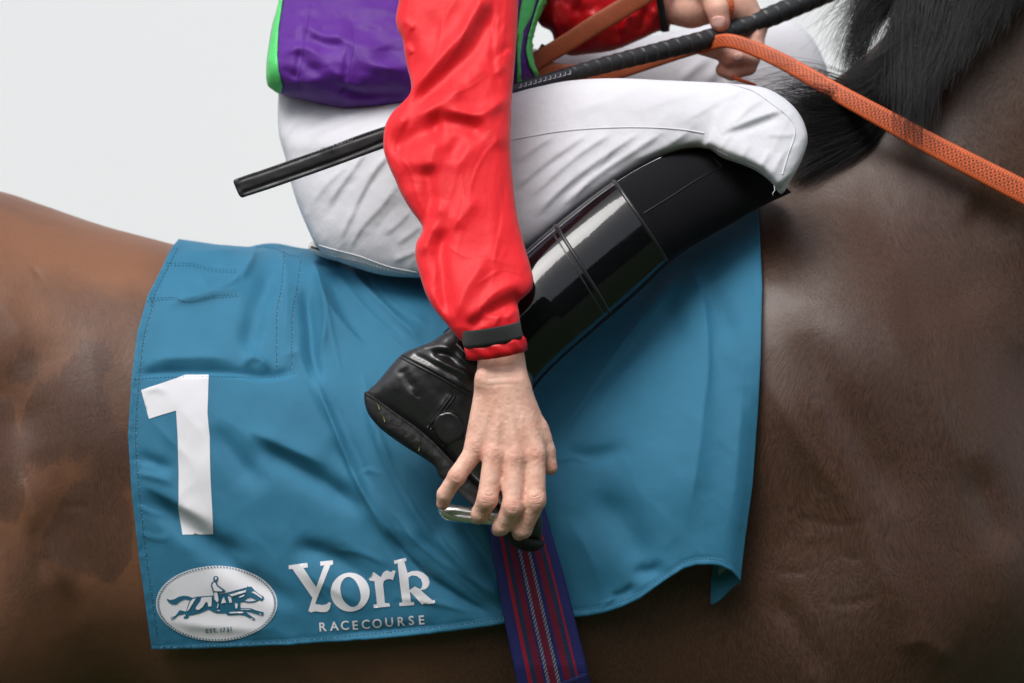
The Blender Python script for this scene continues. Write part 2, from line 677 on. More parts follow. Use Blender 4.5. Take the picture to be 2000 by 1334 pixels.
def cloth_mat(name, col, rough=0.5, spec=0.4, sheen=0.0, var=0.12, weave=1500, weave_str=0.12, crinkle=0.0, crinkle_scale=60, ripstop=0.0, wave=0.0):
    m, nt, b = new_mat(name)
    v = mapping(nt, (1, 1, 1))
    f = noise_tex(nt, v, 14, 5, 0.6)
    c = ramp(nt, f, [(0.3, [x * (1 - var) for x in col]), (0.72, [min(1, x * (1 + var)) for x in col])])
    nt.links.new(c, b.inputs['Base Color'])
    b.inputs['Roughness'].default_value = rough
    b.inputs['Specular IOR Level'].default_value = spec
    b.inputs['Sheen Weight'].default_value = sheen
    w1 = N(nt, 'ShaderNodeTexWave', bands_direction='X'); w1.inputs['Scale'].default_value = weave
    w2 = N(nt, 'ShaderNodeTexWave', bands_direction='Z'); w2.inputs['Scale'].default_value = weave
    nt.links.new(v, w1.inputs['Vector']); nt.links.new(v, w2.inputs['Vector'])
    h = math_n(nt, 'ADD', w1.outputs['Fac'], w2.outputs['Fac'])
    pr = bump(nt, b, h, weave_str, 0.0004)
    if crinkle:
        h2 = noise_tex(nt, v, crinkle_scale, 6, 0.62, 0.6)
        pr = bump(nt, b, h2, crinkle, 0.004, pr)
    return m

MAT = {}
MAT['teal'] = cloth_mat('teal_cloth', (0.029, 0.172, 0.292), 0.52, 0.24, sheen=0.04, var=0.05, weave=520, weave_str=0.35, crinkle=0.16, crinkle_scale=40)
MAT['lining'] = cloth_mat('pale_lining', (0.26, 0.38, 0.44), 0.7, 0.2)
MAT['print'] = cloth_mat('white_print', (0.72, 0.72, 0.76), 0.7, 0.12, var=0.02, weave=700, weave_str=0.12)
MAT['print_teal'] = cloth_mat('teal_print', (0.020, 0.118, 0.195), 0.5, 0.3, var=0.02)
MAT['thread'] = cloth_mat('dark_thread', (0.02, 0.06, 0.10), 0.7, 0.2)
MAT['thread_pale'] = cloth_mat('pale_thread', (0.30, 0.38, 0.46), 0.7, 0.2)
MAT['red'] = cloth_mat('red_silk', (0.78, 0.012, 0.020), 0.50, 0.26, sheen=0.15, var=0.04, weave=1100, weave_str=0.10, crinkle=0.22, crinkle_scale=55)
MAT['red_satin'] = cloth_mat('red_satin', (0.60, 0.008, 0.014), 0.34, 0.45, var=0.05, crinkle=0.22, crinkle_scale=70)
MAT['purple'] = cloth_mat('purple_silk', (0.095, 0.013, 0.250), 0.50, 0.24, sheen=0.15, var=0.10, crinkle=0.30, crinkle_scale=42)
MAT['green'] = cloth_mat('green_silk', (0.09, 0.62, 0.16), 0.42, 0.4, var=0.06, crinkle=0.15)
MAT['white'] = cloth_mat('white_breeches', (0.655, 0.66, 0.705), 0.58, 0.18, var=0.03, weave=1300, weave_str=0.10, crinkle=0.20, crinkle_scale=70)
MAT['seam'] = cloth_mat('seam_white', (0.66, 0.66, 0.70), 0.6, 0.3)
MAT['elastic'] = cloth_mat('black_elastic', (0.014, 0.015, 0.016), 0.75, 0.2, sheen=0.2, weave=900, weave_str=0.5)
MAT['gaiter'] = cloth_mat('black_gaiter', (0.006, 0.006, 0.008), 0.8, 0.10, sheen=0.04, weave=900, weave_str=0.15)

def leather(name, col, rough, coat, crinkle, scale, coat_rough=0.06):
    m, nt, b = new_mat(name)
    v = mapping(nt, (1, 1, 1))
    b.inputs['Base Color'].default_value = (*col, 1)
    r = ramp(nt, noise_tex(nt, v, 45, 6, 0.65), [(0.35, rough * 0.75), (0.75, min(1, rough * 1.5))])
    nt.links.new(r, b.inputs['Roughness'])
    b.inputs['Coat Weight'].default_value = coat
    b.inputs['Coat Roughness'].default_value = coat_rough
    h = noise_tex(nt, v, scale, 6, 0.6, 0.8)
    bump(nt, b, h, crinkle, 0.003)
    return m
MAT['patent'] = leather('patent_leather', (0.004, 0.004, 0.005), 0.07, 0.25, 0.10, 20, 0.02)
MAT['leather'] = leather('polished_leather', (0.012, 0.012, 0.0135), 0.34, 0.6, 0.18, 55, 0.2)
MAT['sole'] = leather('black_rubber', (0.007, 0.007, 0.007), 0.66, 0.0, 0.4, 160)
MAT['piping'] = leather('black_piping', (0.010, 0.010, 0.011), 0.34, 0.2, 0.2, 120)
MAT['flap'] = leather('padded_flap_leather', (0.022, 0.022, 0.026), 0.50, 0.0, 0.08, 90)
MAT['tape'] = leather('black_grip_tape', (0.016, 0.017, 0.019), 0.46, 0.0, 0.12, 130)
MAT['whip_shaft'] = leather('whip_shaft', (0.010, 0.010, 0.022), 0.45, 0.1, 0.2, 200)
MAT['whip_mark'] = cloth_mat('white_mark', (0.55, 0.55, 0.58), 0.6, 0.3)

def metal(name, col, rough):
    m, nt, b = new_mat(name)
    v = mapping(nt, (1, 1, 1))
    b.inputs['Base Color'].default_value = (*col, 1)
    b.inputs['Metallic'].default_value = 1.0
    r = ramp(nt, noise_tex(nt, v, 60, 5), [(0.3, rough * 0.8), (0.7, rough * 1.4)])
    nt.links.new(r, b.inputs['Roughness'])
    return m
MAT['alu'] = metal('aluminium', (0.82, 0.82, 0.78), 0.24)

# skin: attribute 'flush' (1 = knuckle pink) gives the reddish joints
def skin_mat(name):
    m, nt, b = new_mat(name)
    v = mapping(nt, (1, 1, 1))
    at = N(nt, 'ShaderNodeAttribute', attribute_name='flush')
    base = ramp(nt, noise_tex(nt, v, 55, 6, 0.65), [(0.28, (0.70, 0.365, 0.275)), (0.50, (0.80, 0.475, 0.365)), (0.72, (0.85, 0.55, 0.43))])
    c = mixc(nt, at.outputs['Fac'], base, (0.62, 0.24, 0.18))
    fre = noise_tex(nt, v, 420, 2, 0.5)
    frm = ramp(nt, fre, [(0.66, 0.0), (0.76, 0.5)])
    c = mixc(nt, frm, c, (0.48, 0.22, 0.13))
    nt.links.new(c, b.inputs['Base Color'])
    b.inputs['Roughness'].default_value = 0.48
    b.inputs['Specular IOR Level'].default_value = 0.35
    b.inputs['Subsurface Weight'].default_value = 0.06
    b.inputs['Subsurface Radius'].default_value = (0.008, 0.003, 0.0015)
    b.inputs['Subsurface Scale'].default_value = 0.6
    vo = N(nt, 'ShaderNodeTexVoronoi'); vo.inputs['Scale'].default_value = 900
    nt.links.new(v, vo.inputs['Vector'])
    p = bump(nt, b, vo.outputs['Distance'], 0.10, 0.0006)
    bump(nt, b, noise_tex(nt, v, 190, 6, 0.7), 0.32, 0.0014, p)
    return m
MAT['skin'] = skin_mat('skin')
def simple(name, col, rough, spec=0.4):
    m, nt, b = new_mat(name)
    v = mapping(nt, (1, 1, 1))
    c = ramp(nt, noise_tex(nt, v, 90, 4), [(0.3, [x * 0.9 for x in col]), (0.7, [min(1, x * 1.08) for x in col])])
    nt.links.new(c, b.inputs['Base Color'])
    b.inputs['Roughness'].default_value = rough
    b.inputs['Specular IOR Level'].default_value = spec
    return m
MAT['nail'] = simple('finger_nail', (0.72, 0.42, 0.36), 0.3, 0.5)

# horse coat: bay, redder over the loin, darker over shoulder and neck, with darker patches
def coat_mat():
    m, nt, b = new_mat('bay_coat')
    tc = N(nt, 'ShaderNodeTexCoord')
    v = mapping(nt, (1, 1, 1))
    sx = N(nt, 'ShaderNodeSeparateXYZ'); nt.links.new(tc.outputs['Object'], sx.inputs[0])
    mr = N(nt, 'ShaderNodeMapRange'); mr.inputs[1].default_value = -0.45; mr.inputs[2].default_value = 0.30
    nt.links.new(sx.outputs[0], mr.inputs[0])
    col = ramp(nt, mr.outputs[0], [(0.0, (0.235, 0.100, 0.048)), (0.55, (0.095, 0.037, 0.017)), (1.0, (0.041, 0.0172, 0.0094))])  # bay tones with painted sky sheen at loin and shade at neck
    big = noise_tex(nt, v, 3.2, 4, 0.55, 0.4)
    col = mixc(nt, ramp(nt, big, [(0.38, 0.0), (0.64, 0.72)]), col, (0.026, 0.0125, 0.0085))
    v2 = mapping(nt, (1.25, 1.25, 0.55), (0, 0.18, 0))
    pt = noise_tex(nt, v2, 8.5, 8, 0.62, 0.15)
    pf = noise_tex(nt, mapping(nt, (260, 260, 38), (0, 0.22, 0)), 1.0, 3, 0.6)
    pt = math_n(nt, 'ADD', pt, math_n(nt, 'MULTIPLY', math_n(nt, 'SUBTRACT', pf, 0.5), 0.16))
    da = N(nt, 'ShaderNodeAttribute', attribute_name='coat_patch')
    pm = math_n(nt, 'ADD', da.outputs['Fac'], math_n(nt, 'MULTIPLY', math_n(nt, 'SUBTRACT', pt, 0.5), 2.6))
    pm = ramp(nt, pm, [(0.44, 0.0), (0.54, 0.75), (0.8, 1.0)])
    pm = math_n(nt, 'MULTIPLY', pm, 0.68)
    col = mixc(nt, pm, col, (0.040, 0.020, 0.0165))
    # fine hair streaks lying back and down
    wn = N(nt, 'ShaderNodeTexNoise'); wn.inputs['Scale'].default_value = 5.0; wn.inputs['Detail'].default_value = 2
    nt.links.new(tc.outputs['Object'], wn.inputs['Vector'])
    va = N(nt, 'ShaderNodeVectorMath', operation='SCALE'); va.inputs['Scale'].default_value = 0.16
    nt.links.new(wn.outputs['Color'], va.inputs[0])
    vb = N(nt, 'ShaderNodeVectorMath', operation='ADD')
    nt.links.new(tc.outputs['Object'], vb.inputs[0]); nt.links.new(va.outputs[0], vb.inputs[1])
    m3 = N(nt, 'ShaderNodeMapping'); m3.inputs['Scale'].default_value = (520, 520, 75); m3.inputs['Rotation'].default_value = (0, math.radians(32), 0)
    nt.links.new(vb.outputs[0], m3.inputs['Vector'])
    st = noise_tex(nt, m3.outputs[0], 1.0, 4, 0.7)
    col = mixc(nt, ramp(nt, st, [(0.34, 0.0), (0.70, 0.62)]), col, mixc(nt, 0.55, col, (0.20, 0.105, 0.066)))
    nt.links.new(col, b.inputs['Base Color'])
    rg = ramp(nt, noise_tex(nt, v, 6, 4), [(0.3, 0.34), (0.7, 0.52)])
    nt.links.new(rg, b.inputs['Roughness'])
    b.inputs['Specular IOR Level'].default_value = 0.44
    b.inputs['Sheen Weight'].default_value = 0.06
    b.inputs['Sheen Roughness'].default_value = 0.45
    b.inputs['Sheen Tint'].default_value = (0.8, 0.68, 0.62, 1)
    p = bump(nt, b, st, 0.30, 0.0011)
    p = bump(nt, b, noise_tex(nt, v, 26, 6, 0.6, 0.5), 0.16, 0.006, p)
    return m
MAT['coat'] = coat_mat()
def hair_mat():
    m, nt, b = new_mat('black_hair')
    b.inputs['Base Color'].default_value = (0.006, 0.0055, 0.006, 1)
    b.inputs['Roughness'].default_value = 0.45
    b.inputs['Specular IOR Level'].default_value = 0.4
    return m
MAT['hair'] = hair_mat()

def rubber_mat(name, col, dots=True):
    """Pimpled rein rubber: uv x = metres along, uv y = 0..1 round the section."""
    m, nt, b = new_mat(name)
    tc = N(nt, 'ShaderNodeTexCoord')
    sp = N(nt, 'ShaderNodeSeparateXYZ'); nt.links.new(tc.outputs['UV'], sp.inputs[0])
    v = mapping(nt, (1, 1, 1))
    f = noise_tex(nt, v, 30, 5)
    c = ramp(nt, f, [(0.3, [x * 0.82 for x in col]), (0.7, [x * 1.1 for x in col])])
    if dots:
        # short dark slots in staggered rows along the middle of the face
        u = math_n(nt, 'MULTIPLY', sp.outputs[0], 1 / 0.0056)
        vv = math_n(nt, 'MULTIPLY', sp.outputs[1], 40.0)
        row = math_n(nt, 'FLOOR', vv)
        u2 = math_n(nt, 'ADD', u, math_n(nt, 'MULTIPLY', row, 0.37))
        fu = math_n(nt, 'FRACT', u2); fv = math_n(nt, 'FRACT', vv)
        du = math_n(nt, 'ABSOLUTE', math_n(nt, 'SUBTRACT', fu, 0.5))
        dv = math_n(nt, 'ABSOLUTE', math_n(nt, 'SUBTRACT', fv, 0.5))
        hole = math_n(nt, 'MULTIPLY', math_n(nt, 'LESS_THAN', du, 0.24), math_n(nt, 'LESS_THAN', dv, 0.30))
        band = math_n(nt, 'LESS_THAN', math_n(nt, 'ABSOLUTE', math_n(nt, 'SUBTRACT', sp.outputs[1], 0.25)), 0.075)
        hole = math_n(nt, 'MULTIPLY', hole, band)
        c = mixc(nt, math_n(nt, 'MULTIPLY', hole, 0.85), c, (0.06, 0.012, 0.006))
        inv = math_n(nt, 'SUBTRACT', 1.0, hole)
        bump(nt, b, inv, 0.5, 0.0008)
    nt.links.new(c, b.inputs['Base Color'])
    b.inputs['Roughness'].default_value = 0.5
    b.inputs['Specular IOR Level'].default_value = 0.35
    return m
MAT['rubber'] = rubber_mat('orange_rubber', (0.56, 0.105, 0.030))
MAT['rubber_plain'] = rubber_mat('brown_rein_web', (0.30, 0.070, 0.026), dots=False)
MAT['rein_end'] = leather('dark_rein_leather', (0.03, 0.022, 0.016), 0.5, 0.0, 0.3, 200)

def girth_mat():
    m, nt, b = new_mat('striped_webbing')
    tc = N(nt, 'ShaderNodeTexCoord')
    sp = N(nt, 'ShaderNodeSeparateXYZ'); nt.links.new(tc.outputs['UV'], sp.inputs[0])
    navy, red, maroon = (0.024, 0.027, 0.150), (0.36, 0.012, 0.035), (0.19, 0.012, 0.042)
    slate = (0.026, 0.036, 0.100)
    st = [(0.0, navy), (0.145, red), (0.20, slate), (0.27, maroon), (0.365, navy), (0.455, maroon), (0.545, navy),
          (0.66, maroon), (0.755, slate), (0.83, red), (0.862, navy)]
    c = ramp(nt, sp.outputs[1], st, 'CONSTANT')
    # two pale twisted cords
    tw = math_n(nt, 'FRACT', math_n(nt, 'ADD', math_n(nt, 'MULTIPLY', sp.outputs[0], 210.0), math_n(nt, 'MULTIPLY', sp.outputs[1], 22.0)))
    on = math_n(nt, 'LESS_THAN', tw, 0.62)
    for cx in (0.425, 0.575):
        d = math_n(nt, 'ABSOLUTE', math_n(nt, 'SUBTRACT', sp.outputs[1], cx))
        msk = math_n(nt, 'MULTIPLY', math_n(nt, 'LESS_THAN', d, 0.024), on)
        c = mixc(nt, msk, c, (0.30, 0.29, 0.31))
    v = mapping(nt, (1, 1, 1))
    nt.links.new(c, b.inputs['Base Color'])
    b.inputs['Roughness'].default_value = 0.62
    b.inputs['Specular IOR Level'].default_value = 0.3
    w = N(nt, 'ShaderNodeTexWave', bands_direction='X'); w.inputs['Scale'].default_value = 140
    nt.links.new(tc.outputs['UV'], w.inputs['Vector'])
    bump(nt, b, w.outputs['Fac'], 0.3, 0.0006)
    return m
MAT['girth'] = girth_mat()
MAT['girth_plain'] = cloth_mat('navy_webbing', (0.016, 0.018, 0.10), 0.65, 0.3, weave=900, weave_str=0.4)
MAT['saddle_white'] = cloth_mat('white_saddle_pad', (0.72, 0.70, 0.66), 0.6, 0.3)
MAT['saddle_black'] = leather('black_saddle', (0.012, 0.012, 0.012), 0.4, 0.2, 0.2, 120)

def wall_mat():
    m, nt, b = new_mat('white_marquee_canvas')
    v = mapping(nt, (1, 1, 1))
    c = ramp(nt, noise_tex(nt, v, 0.6, 4), [(0.3, (0.90, 0.91, 0.935)), (0.7, (0.915, 0.925, 0.95))])
    nt.links.new(c, b.inputs['Base Color'])
    b.inputs['Roughness'].default_value = 0.7
    b.inputs['Specular IOR Level'].default_value = 0.2
    return m
MAT['wall'] = wall_mat()
def grass_mat():
    m, nt, b = new_mat('grass_ground')
    v = mapping(nt, (1, 1, 1))
    c = ramp(nt, noise_tex(nt, v, 9, 8, 0.7), [(0.3, (0.016, 0.036, 0.009)), (0.7, (0.042, 0.080, 0.021))])
    nt.links.new(c, b.inputs['Base Color'])
    b.inputs['Roughness'].default_value = 0.85
    bump(nt, b, noise_tex(nt, v, 60, 6, 0.7), 0.6, 0.03)
    return m
MAT['grass'] = grass_mat()
# ------------------------------------------------------------------ setting: ground and the white marquee behind
g = 1500.0
ground = mesh_obj('ground', [(-g, -g, 0), (g, -g, 0), (g, g, 0), (-g, g, 0)], [(0, 1, 2, 3)], MAT['grass'], smooth_shade=False)
tag(ground, None, kind='structure')

def box_mesh(x0, x1, y0, y1, z0, z1):
    v = [(x, y, z) for x in (x0, x1) for y in (y0, y1) for z in (z0, z1)]
    f = [(0, 1, 3, 2), (4, 6, 7, 5), (0, 4, 5, 1), (2, 3, 7, 6), (0, 2, 6, 4), (1, 5, 7, 3)]
    return np.array(v, float), f

MARQ_Y = 9.0
marquee = empty('marquee', (0, MARQ_Y, 0))
tag(marquee, 'plain white canvas marquee wall far behind the horse', 'marquee')
pw = 3.0
seam_x = float(W(-420, 0, MARQ_Y)[0])
for i in range(-5, 6):
    x0 = seam_x + i * pw
    nz, nx = 24, 40
    X = np.linspace(x0 + 0.006, x0 + pw - 0.006, nx)
    Z = np.linspace(0.04, 4.6, nz)
    XX, ZZ = np.meshgrid(X, Z, indexing='ij')
    YY = MARQ_Y + 0.012 * vnoise(XX * 1.1, ZZ * 0.5, 0, 3) + 0.05 * np.sin((XX - x0) / pw * np.pi)
    front = np.stack([XX, YY, ZZ], -1).reshape(-1, 3)
    o = mesh_obj('wall_panel', front, grid_faces(nx, nz), MAT['wall'], marquee)
    md = o.modifiers.new('thickness', 'SOLIDIFY'); md.thickness = 0.01; md.offset = -1
    adopt(marquee, o)
    v, f = box_mesh(x0 - 0.04, x0 + 0.04, MARQ_Y + 0.07, MARQ_Y + 0.15, 0, 4.7)
    o = mesh_obj('post', v, f, MAT['alu'], marquee, smooth_shade=False); adopt(marquee, o)
v, f, _ = sweep(np.array([(seam_x - 5 * pw, MARQ_Y + 0.1, 4.70), (seam_x + 6 * pw, MARQ_Y + 0.1, 4.70)]), 0.06, 0.06, 8)
o = mesh_obj('top_rail', v, f, MAT['alu'], marquee); adopt(marquee, o)

# unseen hedgerow, added to block low skylight and darken the polished boot's reflections
hx = np.linspace(-26, 26, 210); hs = np.linspace(0, 1, 60)
prof = np.array([(-13.4, 0.0), (-13.2, 3.6), (-13.5, 6.4), (-14.4, 7.3), (-15.4, 6.5), (-15.8, 3.6), (-15.7, 0.0)])
pr = np.stack([np.interp(hs, np.linspace(0, 1, 7), prof[:, i]) for i in (0, 1)], -1)
HX, HS = np.meshgrid(hx, np.arange(60), indexing='ij')
HYv, HZv = pr[HS, 0], pr[HS, 1]
dsp = 0.5 * vnoise(HX * .5, HYv * .7, HZv * .6, 91) + 0.28 * vnoise(HX * 1.7, HYv * 1.7, HZv * 1.7, 92) + RNG.normal(0, .06, HX.shape)
HP = np.stack([HX, HYv + dsp * np.sign(HYv + 14.6), HZv + np.where(HZv > 5.8, dsp * 1.4, 0)], -1)
HP[..., 2] = np.maximum(HP[..., 2], 0)
m_, nt_, b_ = new_mat('hedge_blocker_leaves')
v_ = mapping(nt_, (1, 1, 1))
nt_.links.new(ramp(nt_, noise_tex(nt_, v_, 7, 8, .75), [(.35, (.010, .020, .006)), (.7, (.045, .080, .022))]), b_.inputs['Base Color'])
b_.inputs['Roughness'].default_value = 0.8
hedge_blocker = mesh_obj('hedge_blocker', HP.reshape(-1, 3), grid_faces(210, 60), m_, smooth_shade=False)
tag(hedge_blocker, 'added unseen dark green hedgerow behind the camera, blocking low skylight', 'hedge_blocker')

# ------------------------------------------------------------------ horse
YC = 0.31                       # the horse's midline
TX = np.array([-1.06, -1.0, -.90, -.80, -.70, -.611, -.55, -.489, -.4275, -.40, -.34, -.25, -.1, .05, .15, .22, .30, .38, .46, .56, .64, .70])
TT = np.array([1.33, 1.43, 1.545, 1.60, 1.622, 1.622, 1.600, 1.5785, 1.563, 1.555, 1.546, 1.540, 1.535, 1.540, 1.565, 1.61, 1.655, 1.66, 1.63, 1.54, 1.43, 1.30])
TB = np.array([1.25, 1.12, 1.05, 1.03, 1.035, 1.035, 1.025, 1.005, .98, .968, .945, .92, .885, .862, .855, .855, .86, .88, .90, .93, .97, 1.10])
TW = np.array([.05, .14, .215, .255, .268, .268, .262, .258, .258, .262, .268, .283, .300, .303, .296, .286, .270, .258, .240, .21, .16, .05])
TN = 2.25
def trunk(x):
    return np.interp(x, TX, TT), np.interp(x, TX, TB), np.interp(x, TX, TW)

def horse_sdf(P):
    x, y, z = P[..., 0], P[..., 1] - YC, P[..., 2]
    t, b, w = trunk(x)
    zc, hh = (t + b) / 2, np.maximum((t - b) / 2, 0.02)
    r = (np.abs(y / w) ** TN + np.abs((z - zc) / hh) ** TN) ** (1 / TN)
    d = (r - 1) * np.minimum(w, hh)
    d = np.maximum(d, np.maximum(x - 0.70, -1.07 - x))
    Q = np.stack([x, y * 1.75, z], -1)
    neck = chain_d(Q, [(.40, 0, 1.40), (.72, 0, 1.76), (1.08, 0, 2.08)], [.275, .215, .155], .1)
    d = smin(d, neck, .10)
    Q2 = np.stack([x, y * 1.35, z], -1)
    head = chain_d(Q2, [(1.10, 0, 2.06), (1.30, 0, 1.86), (1.50, 0, 1.60)], [.15, .115, .075], .06)
    d = smin(d, head, .06)
    for s in (-1, 1):
        d = smin(d, cone_d(P, (1.03, YC + s * .06, 2.16), (1.00, YC + s * .075, 2.31), .030, .006), .04)
        o = lambda yy: YC + s * yy
        d = smin(d, cone_d(P, (.36, o(.155), 1.38), (.46, o(.150), 1.16), .13, .12), .12)       # shoulder
        d = smin(d, chain_d(P, [(.36, o(.15), 1.10), (.40, o(.15), .88), (.42, o(.15), .52), (.42, o(.15), .46), (.42, o(.15), .20), (.46, o(.15), .10)],
                            [.125, .095, .056, .052, .034, .036], .05), .10)
        d = smin(d, cone_d(P, (.47, o(.15), .09), (.49, o(.15), .03), .046, .062), .02)
        d = smin(d, chain_d(P, [(-.86, o(.12), 1.42), (-.69, o(.17), 1.10), (-.86, o(.16), .82), (-1.02, o(.15), .60), (-.98, o(.15), .22), (-.94, o(.15), .11)],
                            [.20, .135, .09, .058, .038, .038], .08), .14)
        d = smin(d, cone_d(P, (-.93, o(.15), .09), (-.90, o(.15), .03), .046, .060), .02)
    return d

hv, hf = implicit(horse_sdf, (-1.25, -0.06, -0.01), (1.62, 0.68, 2.36), 0.017)
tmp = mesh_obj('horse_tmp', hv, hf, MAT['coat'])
md = tmp.modifiers.new('s', 'SMOOTH'); md.factor = 0.5; md.iterations = 4
md = tmp.modifiers.new('d', 'SUBSURF'); md.levels = 2; md.render_levels = 2
dg = bpy.context.evaluated_depsgraph_get()
hm = bpy.data.meshes.new_from_object(tmp.evaluated_get(dg))
bpy.data.objects.remove(tmp)
n = len(hm.vertices)
co = np.empty(n * 3, np.float32); hm.vertices.foreach_get('co', co); co = co.reshape(-1, 3).astype(float)
no = np.empty(n * 3, np.float32); hm.vertices.foreach_get('normal', no); no = no.reshape(-1, 3)
kk = (CAM_D + co[:, 1]) / CAM_D * S
hpx, hpy = 1000 + co[:, 0] / kk, 667 - (co[:, 2] - ZC) / kk
HORSE_STROKES = [
    ([(1545, 600), (1600, 720), (1690, 860), (1790, 1040)], -14, 46, 40, .3),
    ([(1480, 700), (1560, 850), (1660, 990), (1730, 1140), (1790, 1270)], 12, 40, 34, .25),
    ([(1700, 560), (1760, 700), (1850, 850), (1930, 980)], 9, 50, 60, .4),
    ([(1760, 520), (1800, 640), (1860, 760)], -7, 36, 40, .4),
    ([(1880, 560), (1950, 640), (2040, 700)], 10, 60, 60, .4),
    ([(1900, 880), (1940, 1000), (1970, 1100)], -12, 36, 40, .4),
    ([(1500, 1150), (1570, 1250), (1610, 1340)], -8, 26, 20, .3),
    ([(1740, 1270), (1800, 1250), (1870, 1300)], 8, 30, 34, .3),
    ([(1530, 1035), (1575, 1015), (1640, 1025), (1700, 1010)], -2.6, 5, 6, .3),
    ([(1640, 1075), (1665, 1092), (1690, 1085)], -3.0, 5, 6, .3),
    ([(1510, 1110), (1560, 1120), (1590, 1105)], -2.6, 5, 6, .3),
    ([(1600, 1180), (1680, 1175), (1740, 1150)], -2.8, 5, 7, .3),
    ([(1545, 1050), (1600, 1048), (1660, 1035)], 2.0, 6, 7, .3),
    ([(1500, 1080), (1530, 1060), (1560, 1020)], -2.2, 5, 5, .3),
    ([(1830, 140), (1800, 240), (1770, 330)], -6, 40, 40, .3),
    ([(1880, 400), (1950, 430), (2020, 420)], -9, 46, 40, .3),
    ([(-60, 560), (20, 620), (60, 720)], 9, 60, 50, .4),
    ([(-40, 700), (20, 800), (50, 900)], -12, 46, 40, .4),
    ([(30, 880), (60, 980), (95, 1080), (160, 1190)], 14, 30, 26, .3),
    ([(100, 950), (130, 1050), (190, 1160)], -8, 34, 30, .4),
    ([(60, 1000), (80, 1080), (90, 1150)], -10, 22, 18, .4),
    ([(110, 985), (150, 990), (185, 985)], -2, 5, 6, .3),
    ([(60, 520), (75, 535), (82, 550)], -2.5, 5, 5, .2),
    ([(150, 560), (180, 700), (200, 860), (260, 1020)], 7, 70, 60, .4),
]
f = folds(hpx, hpy, [(s_[0], s_[1] * (1.1 if abs(s_[1]) > 5 else 0.75), *s_[2:]) for s_ in HORSE_STROKES]) * np.clip(-no[:, 1] * 1.6, 0, 1)
f += (1.3 * vnoise(co[:, 0] * 7, co[:, 1] * 7, co[:, 2] * 7, 5) + 0.7 * vnoise(co[:, 0] * 24, co[:, 1] * 24, co[:, 2] * 24, 6))
f += 0.25 * vnoise(co[:, 0] * 70, co[:, 1] * 70, co[:, 2] * 50, 8)
co = co + no * (f * S)[:, None]
hm.vertices.foreach_set('co', co.astype(np.float32).ravel())
# clipped and sweaty patches at loin and flank, darker areas at shoulder and neck
COAT_PATCHES = [[(130, 690), (160, 655), (205, 665), (218, 705), (190, 745), (205, 800), (185, 850), (140, 885), (100, 905), (58, 885), (46, 820), (68, 770), (92, 735)],
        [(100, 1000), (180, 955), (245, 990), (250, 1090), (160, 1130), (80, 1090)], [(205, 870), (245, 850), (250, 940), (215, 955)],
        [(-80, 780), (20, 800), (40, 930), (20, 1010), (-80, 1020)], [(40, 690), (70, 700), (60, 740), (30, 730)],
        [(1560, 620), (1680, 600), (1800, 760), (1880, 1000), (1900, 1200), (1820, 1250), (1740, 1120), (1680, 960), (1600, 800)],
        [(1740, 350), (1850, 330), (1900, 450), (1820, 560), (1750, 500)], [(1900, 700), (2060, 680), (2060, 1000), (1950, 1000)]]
coat_patch = np.zeros(n)
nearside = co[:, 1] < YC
for pg in COAT_PATCHES:
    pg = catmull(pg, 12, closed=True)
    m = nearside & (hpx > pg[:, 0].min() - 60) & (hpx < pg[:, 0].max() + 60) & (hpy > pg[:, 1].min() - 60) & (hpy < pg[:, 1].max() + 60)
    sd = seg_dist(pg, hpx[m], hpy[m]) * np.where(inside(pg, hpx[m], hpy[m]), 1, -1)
    coat_patch[m] = np.maximum(coat_patch[m], np.clip(0.5 + sd / 70, 0, 1))
_at = hm.attributes.new('coat_patch', 'FLOAT', 'POINT'); _at.data.foreach_set('value', coat_patch.astype(np.float32))
hm.update()
hm.polygons.foreach_set('use_smooth', np.ones(len(hm.polygons), bool))
hm.name = 'horse'
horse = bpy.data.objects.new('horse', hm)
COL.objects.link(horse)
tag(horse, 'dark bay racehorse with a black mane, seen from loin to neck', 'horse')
_quads = np.empty(len(hm.loops), np.int32); hm.loops.foreach_get('vertex_index', _quads)
_sel = np.empty((len(hm.polygons), 4), np.int32) if len(hm.loops) == 4 * len(hm.polygons) else None
HORSE_TREE = bvh(hv, hf)

